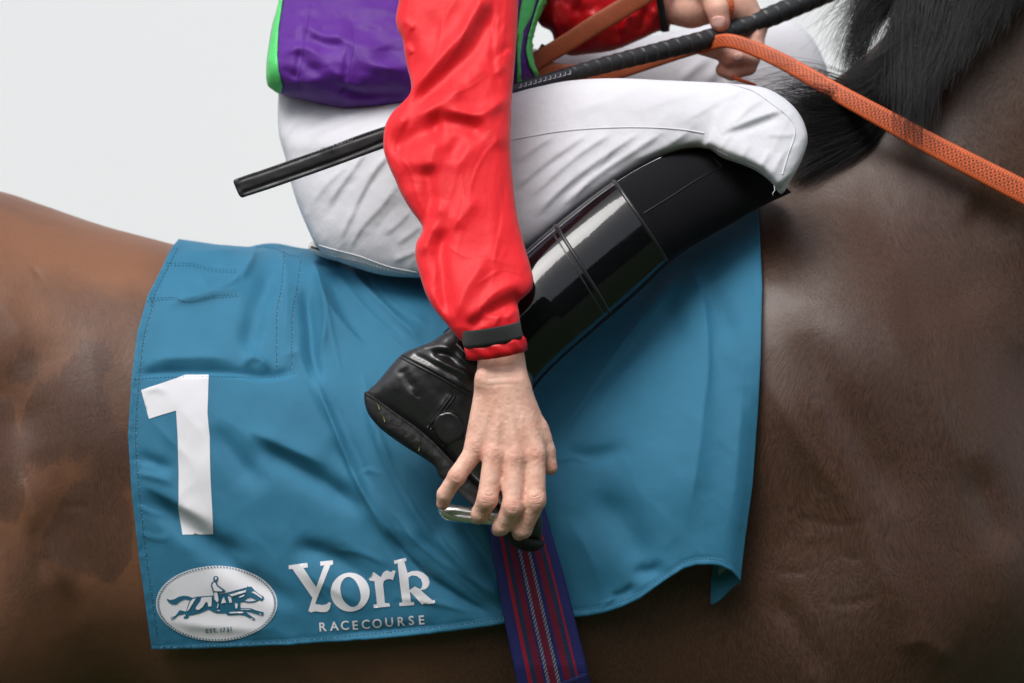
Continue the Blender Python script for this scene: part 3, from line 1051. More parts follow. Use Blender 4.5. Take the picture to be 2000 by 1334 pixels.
# ------------------------------------------------------------------ number cloth
LEFT = np.array([(452, 360), (478, 340), (500, 327), (520, 318), (580, 288), (650, 268), (740, 257), (850, 250), (960, 257), (1080, 270), (1190, 285), (1290, 299)], float)   # (py, px)
RIGHT = np.array([(300, 1470), (420, 1482), (560, 1489), (700, 1486), (800, 1481), (950, 1470), (1050, 1456), (1130, 1447), (1200, 1446)], float)
BOT = np.array([(250, 1279), (300, 1277), (420, 1272), (560, 1264), (750, 1248), (880, 1234), (990, 1218), (1060, 1212), (1125, 1205), (1150, 1203), (1180, 1197), (1215, 1186), (1250, 1170),
                (1280, 1148), (1310, 1127), (1335, 1112), (1360, 1105), (1385, 1104), (1410, 1108), (1430, 1118), (1443, 1133), (1450, 1142)], float)
CLOTH_STROKES = [
    # pocket, loin end
    ([(505, 478), (480, 530), (440, 565), (380, 585), (315, 600)], 7, 13, 30, .25),
    ([(545, 505), (512, 570), (492, 640), (478, 700)], -11, 20, 22, .25),
    ([(520, 482), (552, 500), (560, 600), (556, 700)], 5, 18, 20, .3),
    ([(345, 520), (420, 528), (470, 545)], -4, 14, 14, .4),
    ([(350, 490), (420, 498), (480, 488)], 5, 16, 16, .4),
    ([(262, 733), (330, 727), (450, 727), (520, 735), (585, 722)], -8, 11, 6, .12),
    ([(280, 706), (380, 702), (470, 704)], 6, 26, 12, .3),
    ([(470, 716), (500, 700), (530, 722)], 7, 9, 11, .3),
    ([(540, 700), (580, 690), (600, 690)], 4, 14, 14, .4),
    # folds falling from the saddle
    ([(604, 498), (620, 545), (632, 600), (634, 650), (620, 700)], 10, 13, 10, .25),
    ([(596, 545), (606, 640), (612, 700), (628, 760)], -11, 12, 14, .25),
    ([(640, 520), (652, 560), (690, 640), (740, 700)], -6, 15, 16, .3),
    ([(623, 560), (640, 600), (688, 652), (735, 690)], 7, 12, 18, .35),
    ([(662, 515), (720, 572), (775, 625), (830, 680)], 9, 22, 9, .2),
    ([(690, 520), (760, 585), (820, 640)], -7, 13, 15, .3),
    ([(597, 725), (642, 811), (683, 912), (728, 1000), (770, 1070)], 10, 24, 10, .2),
    ([(618, 735), (662, 815), (704, 912), (745, 990)], -7, 13, 16, .3),
    ([(700, 720), (728, 837), (757, 912), (800, 990), (860, 1080)], 9, 18, 12, .3),
    ([(745, 850), (775, 930), (830, 1010), (900, 1110)], -7, 15, 17, .3),
    ([(640, 850), (690, 920), (720, 925)], -5, 12, 14, .4),
    ([(560, 1060), (640, 1080), (720, 1110)], -6, 18, 20, .4),
    ([(411, 820), (440, 870), (476, 914), (520, 960)], -8, 22, 20, .35),
    ([(482, 860), (567, 905), (640, 948), (720, 1010)], -13, 18, 22, .28),
    ([(470, 835), (560, 876), (650, 915)], 8, 22, 15, .35),
    ([(275, 955), (354, 1019), (417, 1060), (500, 1100)], -13, 20, 24, .28),
    ([(258, 935), (340, 980), (430, 1030)], 7, 20, 16, .4),
    ([(260, 880), (300, 905), (350, 920)], -6, 13, 15, .4),
    ([(255, 925), (310, 933), (345, 950)], 5, 10, 10, .4),
    ([(365, 1050), (450, 1105), (544, 1163), (600, 1190)], -8, 20, 20, .35),
    ([(555, 1060), (658, 1098), (740, 1150)], -7, 20, 20, .35),
    ([(560, 1100), (650, 1150), (740, 1200)], 5, 24, 24, .4),
    ([(752, 1030), (810, 1106), (886, 1160), (975, 1214)], -11, 14, 14, .2),
    ([(770, 1020), (850, 1090), (920, 1150), (980, 1208)], 8, 13, 13, .2),
    ([(800, 1030), (886, 1118), (985, 1206)], -9, 12, 13, .2),
    ([(850, 1030), (920, 1110), (985, 1185)], 8, 16, 16, .25),
    ([(880, 1000), (930, 1060), (985, 1150)], -8, 16, 18, .3),
    ([(300, 1210), (420, 1225), (560, 1232)], 4, 18, 14, .4),
    ([(640, 1238), (760, 1232), (880, 1220)], -5, 14, 10, .4),
    # girth pulls the cloth in
    ([(985, 980), (1015, 1080), (1040, 1150), (1060, 1230)], -20, 44, 48, .08),
    # shoulder side
    ([(1340, 500), (1372, 590), (1378, 700), (1368, 850), (1340, 1040)], 11, 32, 44, .2),
    ([(1330, 530), (1270, 610), (1200, 700), (1130, 800), (1080, 880)], 12, 26, 15, .2),
    ([(1260, 660), (1190, 735), (1120, 820), (1085, 890)], -8, 15, 20, .3),
    ([(1365, 545), (1400, 600), (1440, 690)], -7, 24, 26, .4),
    ([(1290, 560), (1320, 640), (1300, 700)], -5, 22, 24, .4),
    ([(1090, 880), (1160, 890), (1240, 870)], -5, 16, 18, .4),
    ([(1140, 960), (1200, 1000), (1250, 1075), (1300, 1110)], -11, 36, 32, .35),
    ([(1100, 1000), (1150, 1080), (1180, 1170)], 6, 36, 32, .4),
    ([(1230, 1110), (1265, 1118), (1300, 1100)], -7, 13, 13, .4),
    ([(1190, 1168), (1220, 1160), (1240, 1140)], -5, 8, 9, .3),
    ([(1440, 520), (1452, 700), (1440, 900), (1425, 1040)], 4, 24, 24, .3),
]
CLOTH_FINE = [
    ([(600, 700), (642, 811), (683, 912), (740, 1010), (830, 1110), (985, 1212)], 3.6, 7, 3.4, .1),
    ([(700, 700), (735, 830), (775, 930), (850, 1050), (985, 1190)], 3.6, 7, 3.4, .12),
    ([(756, 990), (840, 1080), (985, 1170)], 3.2, 6, 3.2, .12), ([(870, 960), (920, 1040), (975, 1120)], 3.2, 6, 3.2, .15),
    ([(650, 530), (730, 620), (800, 680), (850, 720)], 3.4, 6, 3.2, .15), ([(700, 516), (770, 590), (840, 640)], 3.2, 6, 3.2, .15),
    ([(628, 560), (650, 660), (668, 740)], 3.0, 5, 3.2, .2), ([(574, 660), (600, 740), (640, 830)], 2.6, 5, 3.4, .25),
    ([(255, 905), (275, 908), (310, 918)], 3.0, 3.4, 3.0, .2), ([(262, 985), (290, 1000), (330, 1012)], 3.0, 4, 3.0, .25), ([(268, 1040), (300, 1052), (340, 1050)], 2.6, 4, 3.0, .25),
    ([(280, 770), (300, 760), (330, 768)], 2.6, 4, 3.0, .25), ([(700, 925), (722, 918), (745, 930)], 2.6, 3.4, 3.0, .25), ([(640, 1075), (700, 1080), (760, 1105)], 2.8, 5, 3.2, .25),
    ([(760, 1165), (850, 1178), (960, 1206)], 3.0, 4, 3.0, .2), ([(1085, 905), (1110, 893), (1160, 905)], 2.6, 4, 3.0, .25), ([(1170, 1190), (1195, 1172), (1225, 1165)], 2.8, 4, 3.2, .2),
    ([(1330, 540), (1260, 640), (1180, 740), (1100, 845)], 3.2, 6, 4, .15), ([(1350, 520), (1376, 600), (1384, 700), (1378, 800)], 2.6, 6, 5, .2),
    ([(480, 560), (440, 574), (380, 588), (330, 596)], 3.0, 4, 5, .2), ([(500, 482), (490, 520), (470, 552)], 3.0, 4, 5, .2),
]
NU, NVR, NE = 400, 240, 26
def cloth_point(u, v):
    """u: 0 left edge .. 1 right turn, >1 returning towards the horse; v: 0 ridge .. 1 hem."""
    px = 250 + np.clip(u, 0, 1) * 1200
    e = np.clip(u - 1, 0, 1)
    for _ in range(5):
        x0 = (px - 1000) * S * 1.02
        t, b, w = trunk(x0)
        w, zc, hh = w + 0.014, (t + b) / 2, (t - b) / 2 + 0.010
        ztop = zc + hh
        bpy_ = np.interp(px, BOT[:, 0], BOT[:, 1])
        bpy_ = np.where(e > 0, 1143 + 40 * smooth(e, 0.1, 1.0), bpy_)
        zbot = ZC - (bpy_ - 667) * S
        z = ztop - (ztop - zbot) * (1 - np.cos(v * np.pi / 2)) ** 0.92
        zz = np.clip((z - zc) / hh, -1, 1)
        yup = YC - w * np.maximum(1 - np.abs(zz) ** TN, 0) ** (1 / TN)
        tuck = 0.075 * (1 - smooth(px, 1000, 1250)) + 0.02
        y = np.where(zz > 0, yup, YC - w + tuck * zz ** 2)
        k = (CAM_D + y) / CAM_D * S
        py = 667 - (z - ZC) / k
        L = np.interp(py, LEFT[:, 0], LEFT[:, 1]); Rr = np.interp(py, RIGHT[:, 0], RIGHT[:, 1])
        px = L + (Rr - L) * np.clip(u, 0, 1)
    # the shoulder end stands away from the horse towards the hem, and turns back on itself
    lift = smooth(px, 1120, 1440) * smooth(py, 430, 1120)
    y = y - 0.040 * lift - 0.004
    Rr = np.interp(py, RIGHT[:, 0], RIGHT[:, 1])
    turn = 0.98 * smooth(px, Rr - 50, Rr)
    drop = smooth(py, 380, 1150)
    tk = 0.014 * (1 - np.sqrt(np.clip(1 - turn ** 2, 0, 1))) * (0.4 + 0.6 * drop)
    y = y + tk + (e > 0) * 0.026 * np.sqrt(e)
    px = px - (e > 0) * 58 * e ** 1.25 * smooth(py, 500, 1150)
    return px, py, y
us = np.concatenate([np.linspace(0, 1, NU), 1 + np.linspace(0, 1, NE + 1)[1:]])
vs_ = np.linspace(0, 1, NVR)
U, Vv = np.meshgrid(us, vs_, indexing='ij')
cpx, cpy, cy = cloth_point(U, Vv)
fd = folds(cpx, cpy, asym(CLOTH_STROKES, 1.25, 1.1, 0.7) + CLOTH_FINE).reshape(cpx.shape)
fd = fd * 1.15 + 3.0 * crumple(cpx, cpy, 170, 60, 52, 13) * (1 - smooth(cpx, 1040, 1120) * 0.6) + 1.4 * vnoise(cpx / 60, cpy / 60, 0, 11) + 0.5 * vnoise(cpx / 22, cpy / 26, 0, 12)
hem = np.exp(-((cpx - np.interp(cpy, LEFT[:, 0], LEFT[:, 1])) / 9.0) ** 2) * 1.4
edge_d = np.minimum(np.abs(cpx - np.interp(cpy, LEFT[:, 0], LEFT[:, 1])), np.abs(np.interp(cpx, BOT[:, 0], BOT[:, 1]) - cpy))
fd = fd + np.exp(-(edge_d / 16) ** 2) * 2.0 * crumple(cpx, cpy, 20, 20, 0, 15)
bot_d = np.interp(cpx, BOT[:, 0], BOT[:, 1]) - cpy
fd = np.maximum(fd, -20 + 0.2 * (fd + 20))
fd = fd + 2.0 * (1 - smooth(bot_d, 10, 13.5)) - 1.6 * np.exp(-((bot_d - 13.5) / 3) ** 2)
fd = (fd + hem) * np.where(U > 1, 0.0, 1.0) * smooth(Vv, 0.0, 0.12) * (1 - 0.9 * smooth(U, 0.985, 1.0))
# keep the cloth in front of the horse's own surface
lim = np.full(cy.shape, 9.0)
for i in range(0, cy.shape[0], 2):
    for j in range(10, cy.shape[1], 2):
        loc = hit(HORSE_TREE, float(cpx[i, j]), float(cpy[i, j]))[0]
        if loc is not None:
            lim[i, j] = loc.y - 0.014
push = np.maximum(0, cy - lim)
push[1::2] = push[::2][:push[1::2].shape[0]]; push[:, 1::2] = push[:, ::2][:, :push[:, 1::2].shape[1]]
push[NU:] = push[NU - 1]
for _ in range(10):
    q = np.pad(push, 1, mode='edge')
    push = np.maximum(push, 0.25 * (q[2:, 1:-1] + q[:-2, 1:-1] + q[1:-1, 2:] + q[1:-1, :-2]))
for _ in range(12):
    q = np.pad(push, 1, mode='edge')
    push = 0.2 * (push + q[2:, 1:-1] + q[:-2, 1:-1] + q[1:-1, 2:] + q[1:-1, :-2])
cy = cy - push
P = W(cpx, cpy, cy)
# raise the folds along the cloth's own normal
du = np.gradient(P, axis=0); dv = np.gradient(P, axis=1)
nr = np.cross(du, dv); nr /= np.linalg.norm(nr, axis=-1)[..., None] + 1e-12
nr[nr[..., 1] > 0] *= -1
nr[..., 0] *= 0.3
P = P + nr * (fd * S)[..., None]
# rows that lie over the spine on the far side
far_rows = 14
top = P[:, 0]
ext = []
for r in range(far_rows, 0, -1):
    j = min(r * 5, NVR - 1)
    m = P[:, j].copy(); m[:, 1] = 2 * YC - m[:, 1]
    ext.append(m)
bumpy = 0.006 * np.exp(-((cpx[:, 0] - 535) / 50) ** 2) - 0.004 * np.exp(-((cpx[:, 0] - 470) / 30) ** 2)
P[:, :10, 2] += bumpy[:, None] * np.linspace(1, 0, 10)[None, :]
full = np.concatenate([np.stack(ext, 1), P], 1)
nu, nv = full.shape[:2]
cf = grid_faces(nu, nv)
cverts = full.reshape(-1, 3)
nrm = np.cross(cverts[cf[:, 1]] - cverts[cf[:, 0]], cverts[cf[:, 3]] - cverts[cf[:, 0]])
if nrm[(nu // 4) * (nv - 1) + nv // 2, 1] > 0:
    cf = cf[:, ::-1]
fi, fj = np.divmod(np.arange(len(cf)), nv - 1)
midx = np.where((fj > nv - 12) | (fi > nu - 7), 2, 0)
cloth = mesh_obj('number_cloth', cverts, cf, None, mats=[MAT['teal'], MAT['lining'], MAT['teal'], MAT['teal']], mat_idx=midx)
sm = cloth.modifiers.new('smooth', 'SMOOTH'); sm.factor = 0.4; sm.iterations = 1
md = cloth.modifiers.new('thickness', 'SOLIDIFY'); md.thickness = 0.0016; md.offset = -1; md.material_offset = 1; md.material_offset_rim = 0
tag(cloth, 'teal blue number cloth with white number 1 over the horse\'s back', 'number cloth')
CLOTH_TREE = bvh(cverts, cf)
print('cloth built')
# ------------------------------------------------------------------ jockey
# bare skin: both hands, forearms, and the body under the clothes
def near_hand(P):
    K = 7.0
    palm = None
    for a, b, ra, rb in [
        ((958, 580, 56), (962, 745, 2), 22, 31), ((984, 580, 56), (1003, 747, 2), 22, 30),
        ((957, 750, 2), (929, 868, -4), 28, 22), ((970, 752, -2), (967, 884, -18), 28, 22),
        ((985, 752, -3), (1007, 888, -24), 28, 22), ((1002, 756, -1), (1042, 880, -16), 28, 23),
        ((1012, 770, 8), (1056, 856, 12), 27, 21), ((1000, 800, 12), (1000, 880, 10), 34, 30),
        ((960, 810, 10), (960, 870, 8), 30, 26),
    ]:
        e = cone_d(P, a, b, ra, rb)
        palm = e if palm is None else smin(palm, e, 16)
    # ulna head, wrist bone
    palm = smin(palm, ell_d(P, (944, 738, -18), (15, 20, 13)), 14)
    # tendons fanning to the knuckles
    for a, b in [((972, 770, -25), (934, 862, -23)), ((980, 770, -29), (968, 872, -37)), ((988, 770, -30), (1008, 876, -43)), ((997, 772, -28), (1042, 868, -35))]:
        palm = smin(palm, cone_d(P, a, b, 2.4, 4.0), 10)
    # knuckles
    for c in [(931, 872, -15), (966, 886, -31), (1008, 892, -38), (1045, 886, -30)]:
        palm = smin(palm, ell_d(P, c, (13, 16, 11)), 10)
    fingers = [
        ([(932, 874, -6), (893, 929, -16), (869, 965, -2), (865, 984, 10)], [20, 17.5, 15.5, 13.5]),
        ([(966, 890, -22), (952, 974, -34), (938, 1003, -12), (934, 1011, 8)], [22, 20, 17.5, 15]),
        ([(1006, 898, -26), (1001, 988, -40), (980, 1027, -16), (974, 1034, 6)], [22, 20, 17.5, 15]),
        ([(1044, 892, -20), (1046, 976, -34), (1021, 1034, -14), (1014, 1042, 8)], [22, 20, 17.5, 15]),
    ]
    d = palm
    fd = None
    for pts, rad in fingers:
        c = chain_d(P, pts, rad, 6)
        c = smin(c, ell_d(P, (pts[1][0], pts[1][1], pts[1][2] - rad[1] * 0.45), (rad[1] * .72, rad[1] * .9, rad[1] * .58)), 8)
        fd = c if fd is None else smin(fd, c, 2.0)
    d = smin(d, fd, 9)
    th = chain_d(P, [(1050, 838, 12), (1066, 880, 14), (1075, 914, 14)], [22, 18, 15], 8)
    return smin(d, th, 7)

def far_hand(P):
    d = None
    for a, b, ra, rb in [((1190, -20, 100), (1290, 2, 62), 30, 34), ((1290, 2, 62), (1350, 14, 20), 36, 40), ((1350, 5, 24), (1440, 10, 30), 38, 36),
                         ((1440, 0, 30), (1478, 50, 28), 34, 24)]:
        e = cone_d(P, a, b, ra, rb)
        d = e if d is None else smin(d, e, 16)
    fs = [([(1478, 45, 26), (1474, 92, 14), (1418, 104, -2), (1366, 92, 0)], [21, 19, 18, 15]),
          ([(1476, 60, 30), (1468, 112, 12), (1442, 112, -10), (1424, 118, -16)], [19, 18, 15.5, 14]),
          ([(1468, 78, 34), (1462, 128, 20), (1430, 140, 4), (1412, 136, 4)], [18, 17.5, 17, 15]),
          ([(1470, 30, 30), (1484, 46, 22), (1476, 70, 10)], [20, 14, 14])]
    fd = None
    for pts, rad in fs:
        c = chain_d(P, pts, rad, 6)
        fd = c if fd is None else smin(fd, c, 2.5)
    d = smin(d, fd, 8)
    th = chain_d(P, [(1345, -22, 4), (1384, -22, -14), (1400, 18, -30), (1405, 46, -31)], [30, 25, 23, 20], 8)
    return smin(d, th, 6)

BODY_Y = 0.30
def torso_body(P):                     # metres, coarse
    def w(px, py, y): return W(px, py, y)
    d = chain_d(P, [w(760, 320, .31), w(800, 60, .31), w(880, -330, .32)], [.085, .10, .105], .1)
    d = smin(d, chain_d(P, [w(890, -420, .32), w(930, -560, .31)], [.06, .055], .05), .06)
    d = smin(d, ell_d(P, w(965, -690, .31), (.095, .075, .115)), .05)
    d = smin(d, ell_d(P, w(1125, -690, .31), (.016, .014, .022)), .02)     # nose
    d = smin(d, chain_d(P, [w(870, -350, .18), w(880, -60, .05), w(880, 280, -.03), w(965, 560, -.10)], [.042, .030, .018, .018], .05), .08)
    d = smin(d, chain_d(P, [w(900, -340, .46), w(1030, -90, .44), w(1220, -10, .33)], [.045, .032, .020], .05), .08)
    d = smin(d, chain_d(P, [w(740, 350, .24), w(1380, 235, .12)], [.06, .022], .05), .06)
    d = smin(d, chain_d(P, [w(1370, 240, .13), w(1330, 330, .09), w(1000, 640, -.03)], [.020, .014, .014], .05), .03)
    d = smin(d, chain_d(P, [w(740, 330, .42), w(1500, 150, .53)], [.05, .026], .05), .06)
    d = smin(d, chain_d(P, [w(1500, 150, .53), w(1060, 640, .62)], [.026, .020], .05), .03)
    return d

HAND_Y, FAR_Y = -0.135, 0.27
v1, f1 = implicit(near_hand, (855 - 24, 545, -90), (1115, 1076, 92), 2.6)
v2, f2 = implicit(far_hand, (1150, -82, -66), (1520, 176, 142), 3.0)
v3, f3 = implicit(torso_body, (-.42, -.26, 1.30), (.45, .75, 2.40), 0.016)
def fl(v, centres, r):
    o = np.zeros(len(v))
    for c in centres:
        o = np.maximum(o, np.exp(-((v - np.array(c)) ** 2).sum(1) / r ** 2))
    return o
flush = np.concatenate([
    0.62 * fl(v1, [(945, 884, -20), (1008, 896, -40), (968, 892, -36), (1044, 890, -34), (934, 1012, 4), (974, 1034, 2), (1014, 1042, 4), (866, 984, 4), (893, 929, -26), (952, 974, -46), (1001, 988, -52), (1046, 976, -46), (1078, 914, 12)], 16),
    0.75 * fl(v2, [(1405, 52, -46), (1424, 118, -26), (1366, 92, -10), (1412, 136, -8), (1440, 112, -22)], 20) + 0.15,
    np.zeros(len(v3))])
hand_pts = np.concatenate([WL(v1, HAND_Y), WL(v2, FAR_Y)])
hand_fl = flush[:len(hand_pts)]
allv = np.concatenate([WL(v1, HAND_Y), WL(v2, FAR_Y), v3])
# 1,2 are built with photo y downwards: flip their winding
def outward(v, f):
    t = v[f]
    vol = np.einsum('ij,ij->i', t[:, 0], np.cross(t[:, 1], t[:, 2])).sum() + np.einsum('ij,ij->i', t[:, 0], np.cross(t[:, 2], t[:, 3])).sum()
    return vol > 0
fs_, off_ = [], 0
for vv, ff in ((WL(v1, HAND_Y), f1), (WL(v2, FAR_Y), f2), (v3, f3)):
    vv = vv - vv.mean(0)
    fs_.append((ff if outward(vv, ff) else ff[:, ::-1]) + off_); off_ += len(vv)
allf = np.concatenate(fs_)
jockey = mesh_obj('person', allv, allf, MAT['skin'])
md = jockey.modifiers.new('r', 'REMESH'); md.mode = 'VOXEL'; md.voxel_size = 0.0021; md.use_smooth_shade = True
md = jockey.modifiers.new('s', 'SMOOTH'); md.factor = 0.5; md.iterations = 3
dg = bpy.context.evaluated_depsgraph_get()
jm = bpy.data.meshes.new_from_object(jockey.evaluated_get(dg))
jockey.modifiers.clear()
old = jockey.data; jockey.data = jm; bpy.data.meshes.remove(old); jm.name = 'person'
jc = np.empty(len(jm.vertices) * 3, np.float32); jm.vertices.foreach_get('co', jc); jc = jc.reshape(-1, 3)
from mathutils.kdtree import KDTree
kd = KDTree(len(hand_pts))
for i, p in enumerate(hand_pts):
    kd.insert(p, i)
kd.balance()
fv_ = np.zeros(len(jc), np.float32)
lo1, hi1 = hand_pts[:len(v1)].min(0), hand_pts[:len(v1)].max(0)
lo2, hi2 = hand_pts[len(v1):].min(0), hand_pts[len(v1):].max(0)
near = (((jc > lo1 - .003) & (jc < hi1 + .003)).all(1)) | (((jc > lo2 - .003) & (jc < hi2 + .003)).all(1))
for i in np.where(near)[0]:
    fv_[i] = hand_fl[kd.find(jc[i])[1]]
# finer mesh over the gripping hand, then skin creases, tendons and veins
import bmesh
bm = bmesh.new(); bm.from_mesh(jm)
sel = [e for e in bm.edges if all(-.10 < v.co.x < .062 and v.co.y < -.085 and 1.19 < v.co.z < 1.44 for v in e.verts)]
lay_f = bm.verts.layers.float.new('flush')
bm.verts.ensure_lookup_table()
for i in np.where(fv_ > 0)[0]:
    bm.verts[i][lay_f] = float(fv_[i])
bmesh.ops.subdivide_edges(bm, edges=sel, cuts=1, use_grid_fill=True, smooth=0.0)
bm.to_mesh(jm); bm.free()
jc = np.empty(len(jm.vertices) * 3, np.float32); jm.vertices.foreach_get('co', jc); jc = jc.reshape(-1, 3).astype(float)
jn = np.empty(len(jm.vertices) * 3, np.float32); jm.vertices.foreach_get('normal', jn); jn = jn.reshape(-1, 3)
kh = (CAM_D + HAND_Y) / CAM_D * S
jx, jy = 1000 + jc[:, 0] / kh, 667 - (jc[:, 2] - ZC) / kh
CR = []
def across(c, ang, half, amp, w):
    a = math.radians(ang); dx, dy = math.cos(a) * half, math.sin(a) * half
    CR.append(([(c[0] - dx, c[1] - dy), (c[0], c[1] + 1.5), (c[0] + dx, c[1] + dy)], amp, w, w, .3))
for c, ang, r in (((893, 929), 40, 15), ((952, 974), 12, 17), ((1001, 988), 5, 17), ((1046, 976), -6, 17)):
    for k in (-9, -4, 1, 6):
        across((c[0] - k * math.sin(math.radians(ang)), c[1] + k * math.cos(math.radians(ang))), ang + random.uniform(-9, 9), r * random.uniform(.6, .95), -0.95, 1.7)
for c, ang, r in (((868, 966), 35, 11), ((938, 1003), 25, 13), ((980, 1026), 30, 13), ((1021, 1034), 28, 13)):
    for k in (-3, 2):
        across((c[0], c[1] + k), ang, r, -0.8, 1.7)
for c in ((931, 872), (966, 886), (1008, 892), (1045, 886)):
    for k in range(4):
        across((c[0] + random.uniform(-4, 4), c[1] - 8 + k * 6), random.uniform(-25, 25), random.uniform(7, 12), -0.6, 1.8)
for k, yy in enumerate((716, 738, 752)):
    CR.append(([(935, yy + 3), (965, yy), (1000, yy - 2), (1026, yy - 1)], -0.7, 3.0, 3.4, .3))
for vn in ([(990, 780), (984, 815), (992, 850), (988, 880)], [(960, 790), (950, 820), (953, 855)], [(1024, 800), (1018, 830), (1030, 862)], [(984, 815), (968, 838), (956, 866)]):
    CR.append((vn, 1.0, 4.5, 4.5, .3))
fc_ = folds(jx, jy, CR) * np.clip(-jn[:, 1] * 1.5, 0, 1) * ((jc[:, 1] < -.085) & (jc[:, 0] > -.10) & (jc[:, 0] < .062))
fc_ += 0.35 * vnoise(jx / 5, jy / 5, jc[:, 1] / kh / 5, 95) * (jc[:, 1] < -.085)
jc = jc + jn * (fc_ * kh)[:, None]
jm.vertices.foreach_set('co', jc.astype(np.float32).ravel())
jm.update()
jm.polygons.foreach_set('use_smooth', np.ones(len(jm.polygons), bool))

print('person verts', len(jc))
tag(jockey, 'jockey in red sleeves, purple silks and white breeches leaning to grip the stirrup', 'person')
HAND_TREE = bvh(WL(v1, HAND_Y), f1)
FAR_TREE = bvh(WL(v2, FAR_Y), f2)
# thumb nail of the far hand
patch('thumbnail', [[(1391, 36), (1394, 33), (1404, 31.5), (1413, 33), (1416, 37), (1416.5, 46), (1412, 55), (1404, 58), (1396, 55), (1391.5, 47)]], FAR_TREE, 0.0009, MAT['nail'], jockey, g=3, thick=0.0012, dome=0.0006, smooth_outline=True)
patch('fingernail', [[(1432, 108), (1441, 103), (1450, 106), (1450, 114), (1441, 119), (1433, 116)]], FAR_TREE, 0.0006, MAT['nail'], jockey, g=3, thick=0.001, smooth_outline=True)

# ---- breeches, near leg and seat
SEAT = [(548, 120), (543, 190), (542, 230), (545, 265), (556, 305), (565, 345), (578, 390), (598, 440), (618, 480), (642, 502), (690, 521), (740, 536), (800, 542), (870, 540),
        (950, 530), (1030, 488), (1110, 425), (1200, 358), (1280, 312), (1340, 290), (1385, 292), (1410, 308), (1450, 322), (1480, 336), (1508, 358), (1526, 379),
        (1548, 346), (1566, 312), (1577, 276), (1572, 245), (1556, 216), (1528, 190), (1490, 171), (1420, 163), (1300, 157), (1200, 153), (1110, 158), (1040, 172), (980, 185), (880, 170), (760, 130), (640, 100)]
BR_STROKES = [
    ([(768, 296), (730, 345), (700, 400), (663, 480)], 8, 7, 11, .15),
    ([(722, 292), (685, 345), (641, 404)], 7, 6, 10, .2),
    ([(690, 318), (640, 365), (600, 415)], 5, 8, 12, .3),
    ([(784, 358), (748, 405), (708, 448), (680, 500)], 7, 7, 11, .2),
    ([(806, 410), (780, 440), (750, 462)], 6, 5, 9, .25),
    ([(828, 440), (800, 462), (774, 481)], 6, 5, 9, .25),
    ([(825, 488), (795, 502), (764, 514)], 6, 5, 8, .25),
    ([(750, 320), (715, 380), (690, 430)], -4, 9, 9, .3),
    ([(700, 340), (670, 380), (640, 430)], -4, 9, 10, .3),
    ([(790, 390), (755, 430), (725, 470)], -4, 8, 9, .3),
    ([(648, 206), (600, 232), (571, 252), (550, 300)], 7, 9, 10, .3),
    ([(612, 206), (580, 235), (552, 280)], 6, 7, 8, .3),
    ([(575, 190), (560, 220), (547, 262)], 5, 6, 7, .3),
    ([(725, 214), (690, 234), (640, 252), (600, 275)], 5, 8, 9, .3),
    ([(765, 222), (700, 248), (650, 270)], 4, 8, 8, .35),
    ([(670, 222), (630, 240), (590, 262)], -4, 7, 7, .35),
    ([(560, 290), (556, 320), (566, 350)], -4, 7, 7, .35),
    # thigh, below the side seam
    ([(1090, 266), (1045, 292), (1000, 327)], 6, 7, 11, .25),
    ([(1150, 262), (1080, 312), (1000, 376)], 8, 8, 12, .2),
    ([(1200, 259), (1120, 312), (1030, 392)], 8, 8, 12, .2),
    ([(1255, 257), (1180, 308), (1100, 368), (1040, 430)], 8, 8, 12, .18),
    ([(1302, 255), (1240, 296), (1165, 345), (1090, 412)], 8, 7, 11, .2),
    ([(1348, 258), (1290, 293), (1225, 322)], 6, 6, 9, .25),
    ([(1372, 270), (1330, 288), (1280, 305)], 4, 5, 7, .3),
    ([(1120, 290), (1050, 340), (1005, 380)], -5, 9, 9, .3),
    ([(1230, 290), (1150, 345), (1080, 400)], -5, 9, 9, .3),
    ([(1478, 168), (1420, 192), (1363, 224), (1310, 250)], 4, 8, 12, .3),
    ([(1500, 186), (1455, 220), (1410, 258)], 5, 7, 11, .3),
    ([(1536, 216), (1500, 226), (1457, 242), (1400, 264)], 9, 6, 12, .22),
    ([(1530, 228), (1480, 246), (1420, 268)], -6, 8, 10, .3),
    ([(1560, 262), (1530, 268), (1490, 266)], 4, 6, 7, .3),
    ([(1564, 285), (1530, 300), (1510, 330)], 3, 7, 8, .35),
    ([(1240, 180), (1170, 205), (1100, 230)], 3, 16, 20, .4),
    ([(1380, 172), (1300, 200), (1220, 228)], 3, 14, 18, .4),
    ([(1130, 168), (1070, 190), (1020, 225)], 3, 12, 16, .4),
    ([(1372, 280), (1440, 306), (1490, 330), (1522, 366)], 20.5, 34, 28, .04),
    # hem gathers
    ([(1400, 300), (1410, 285), (1430, 262)], 3, 6, 6, .3),
    ([(1440, 318), (1452, 300), (1465, 280)], 3, 6, 6, .3),
    ([(1478, 336), (1492, 312), (1500, 290)], 4, 6, 6, .3),
    ([(1500, 352), (1515, 325), (1528, 300)], 4, 6, 6, .3),
]
LEG_Y = 0.10
def leg_centre(px, py):     # px units of depth about LEG_Y: hip further in, knee out
    return np.interp(px, [540, 700, 900, 1100, 1300, 1450, 1580], [150, 95, 30, -10, -60, -105, -115]) + 95 * (1 - smooth(py, 150, 300)) * (1 - smooth(px, 850, 1000)) - 0.32 * (py - 280) * smooth(px, 800, 1000) - 0.15 * np.maximum(py - 300, 0) * (1 - smooth(px, 800, 1000))
br_noise = lambda x, y: 1.6 * crumple(x, y, 120, 30, -52, 23) + 0.8 * vnoise(x / 40, y / 40, 0, 21) + 0.35 * vnoise(x / 15, y / 15, 0, 22)
bv, bf = pillow(SEAT, LEG_Y, front=0.66, back=0.66, flat=0.58, g=4.6, strokes=asym(BR_STROKES, 0.68, 1.25, .65), centre=leg_centre, fmax=150, noise=br_noise)
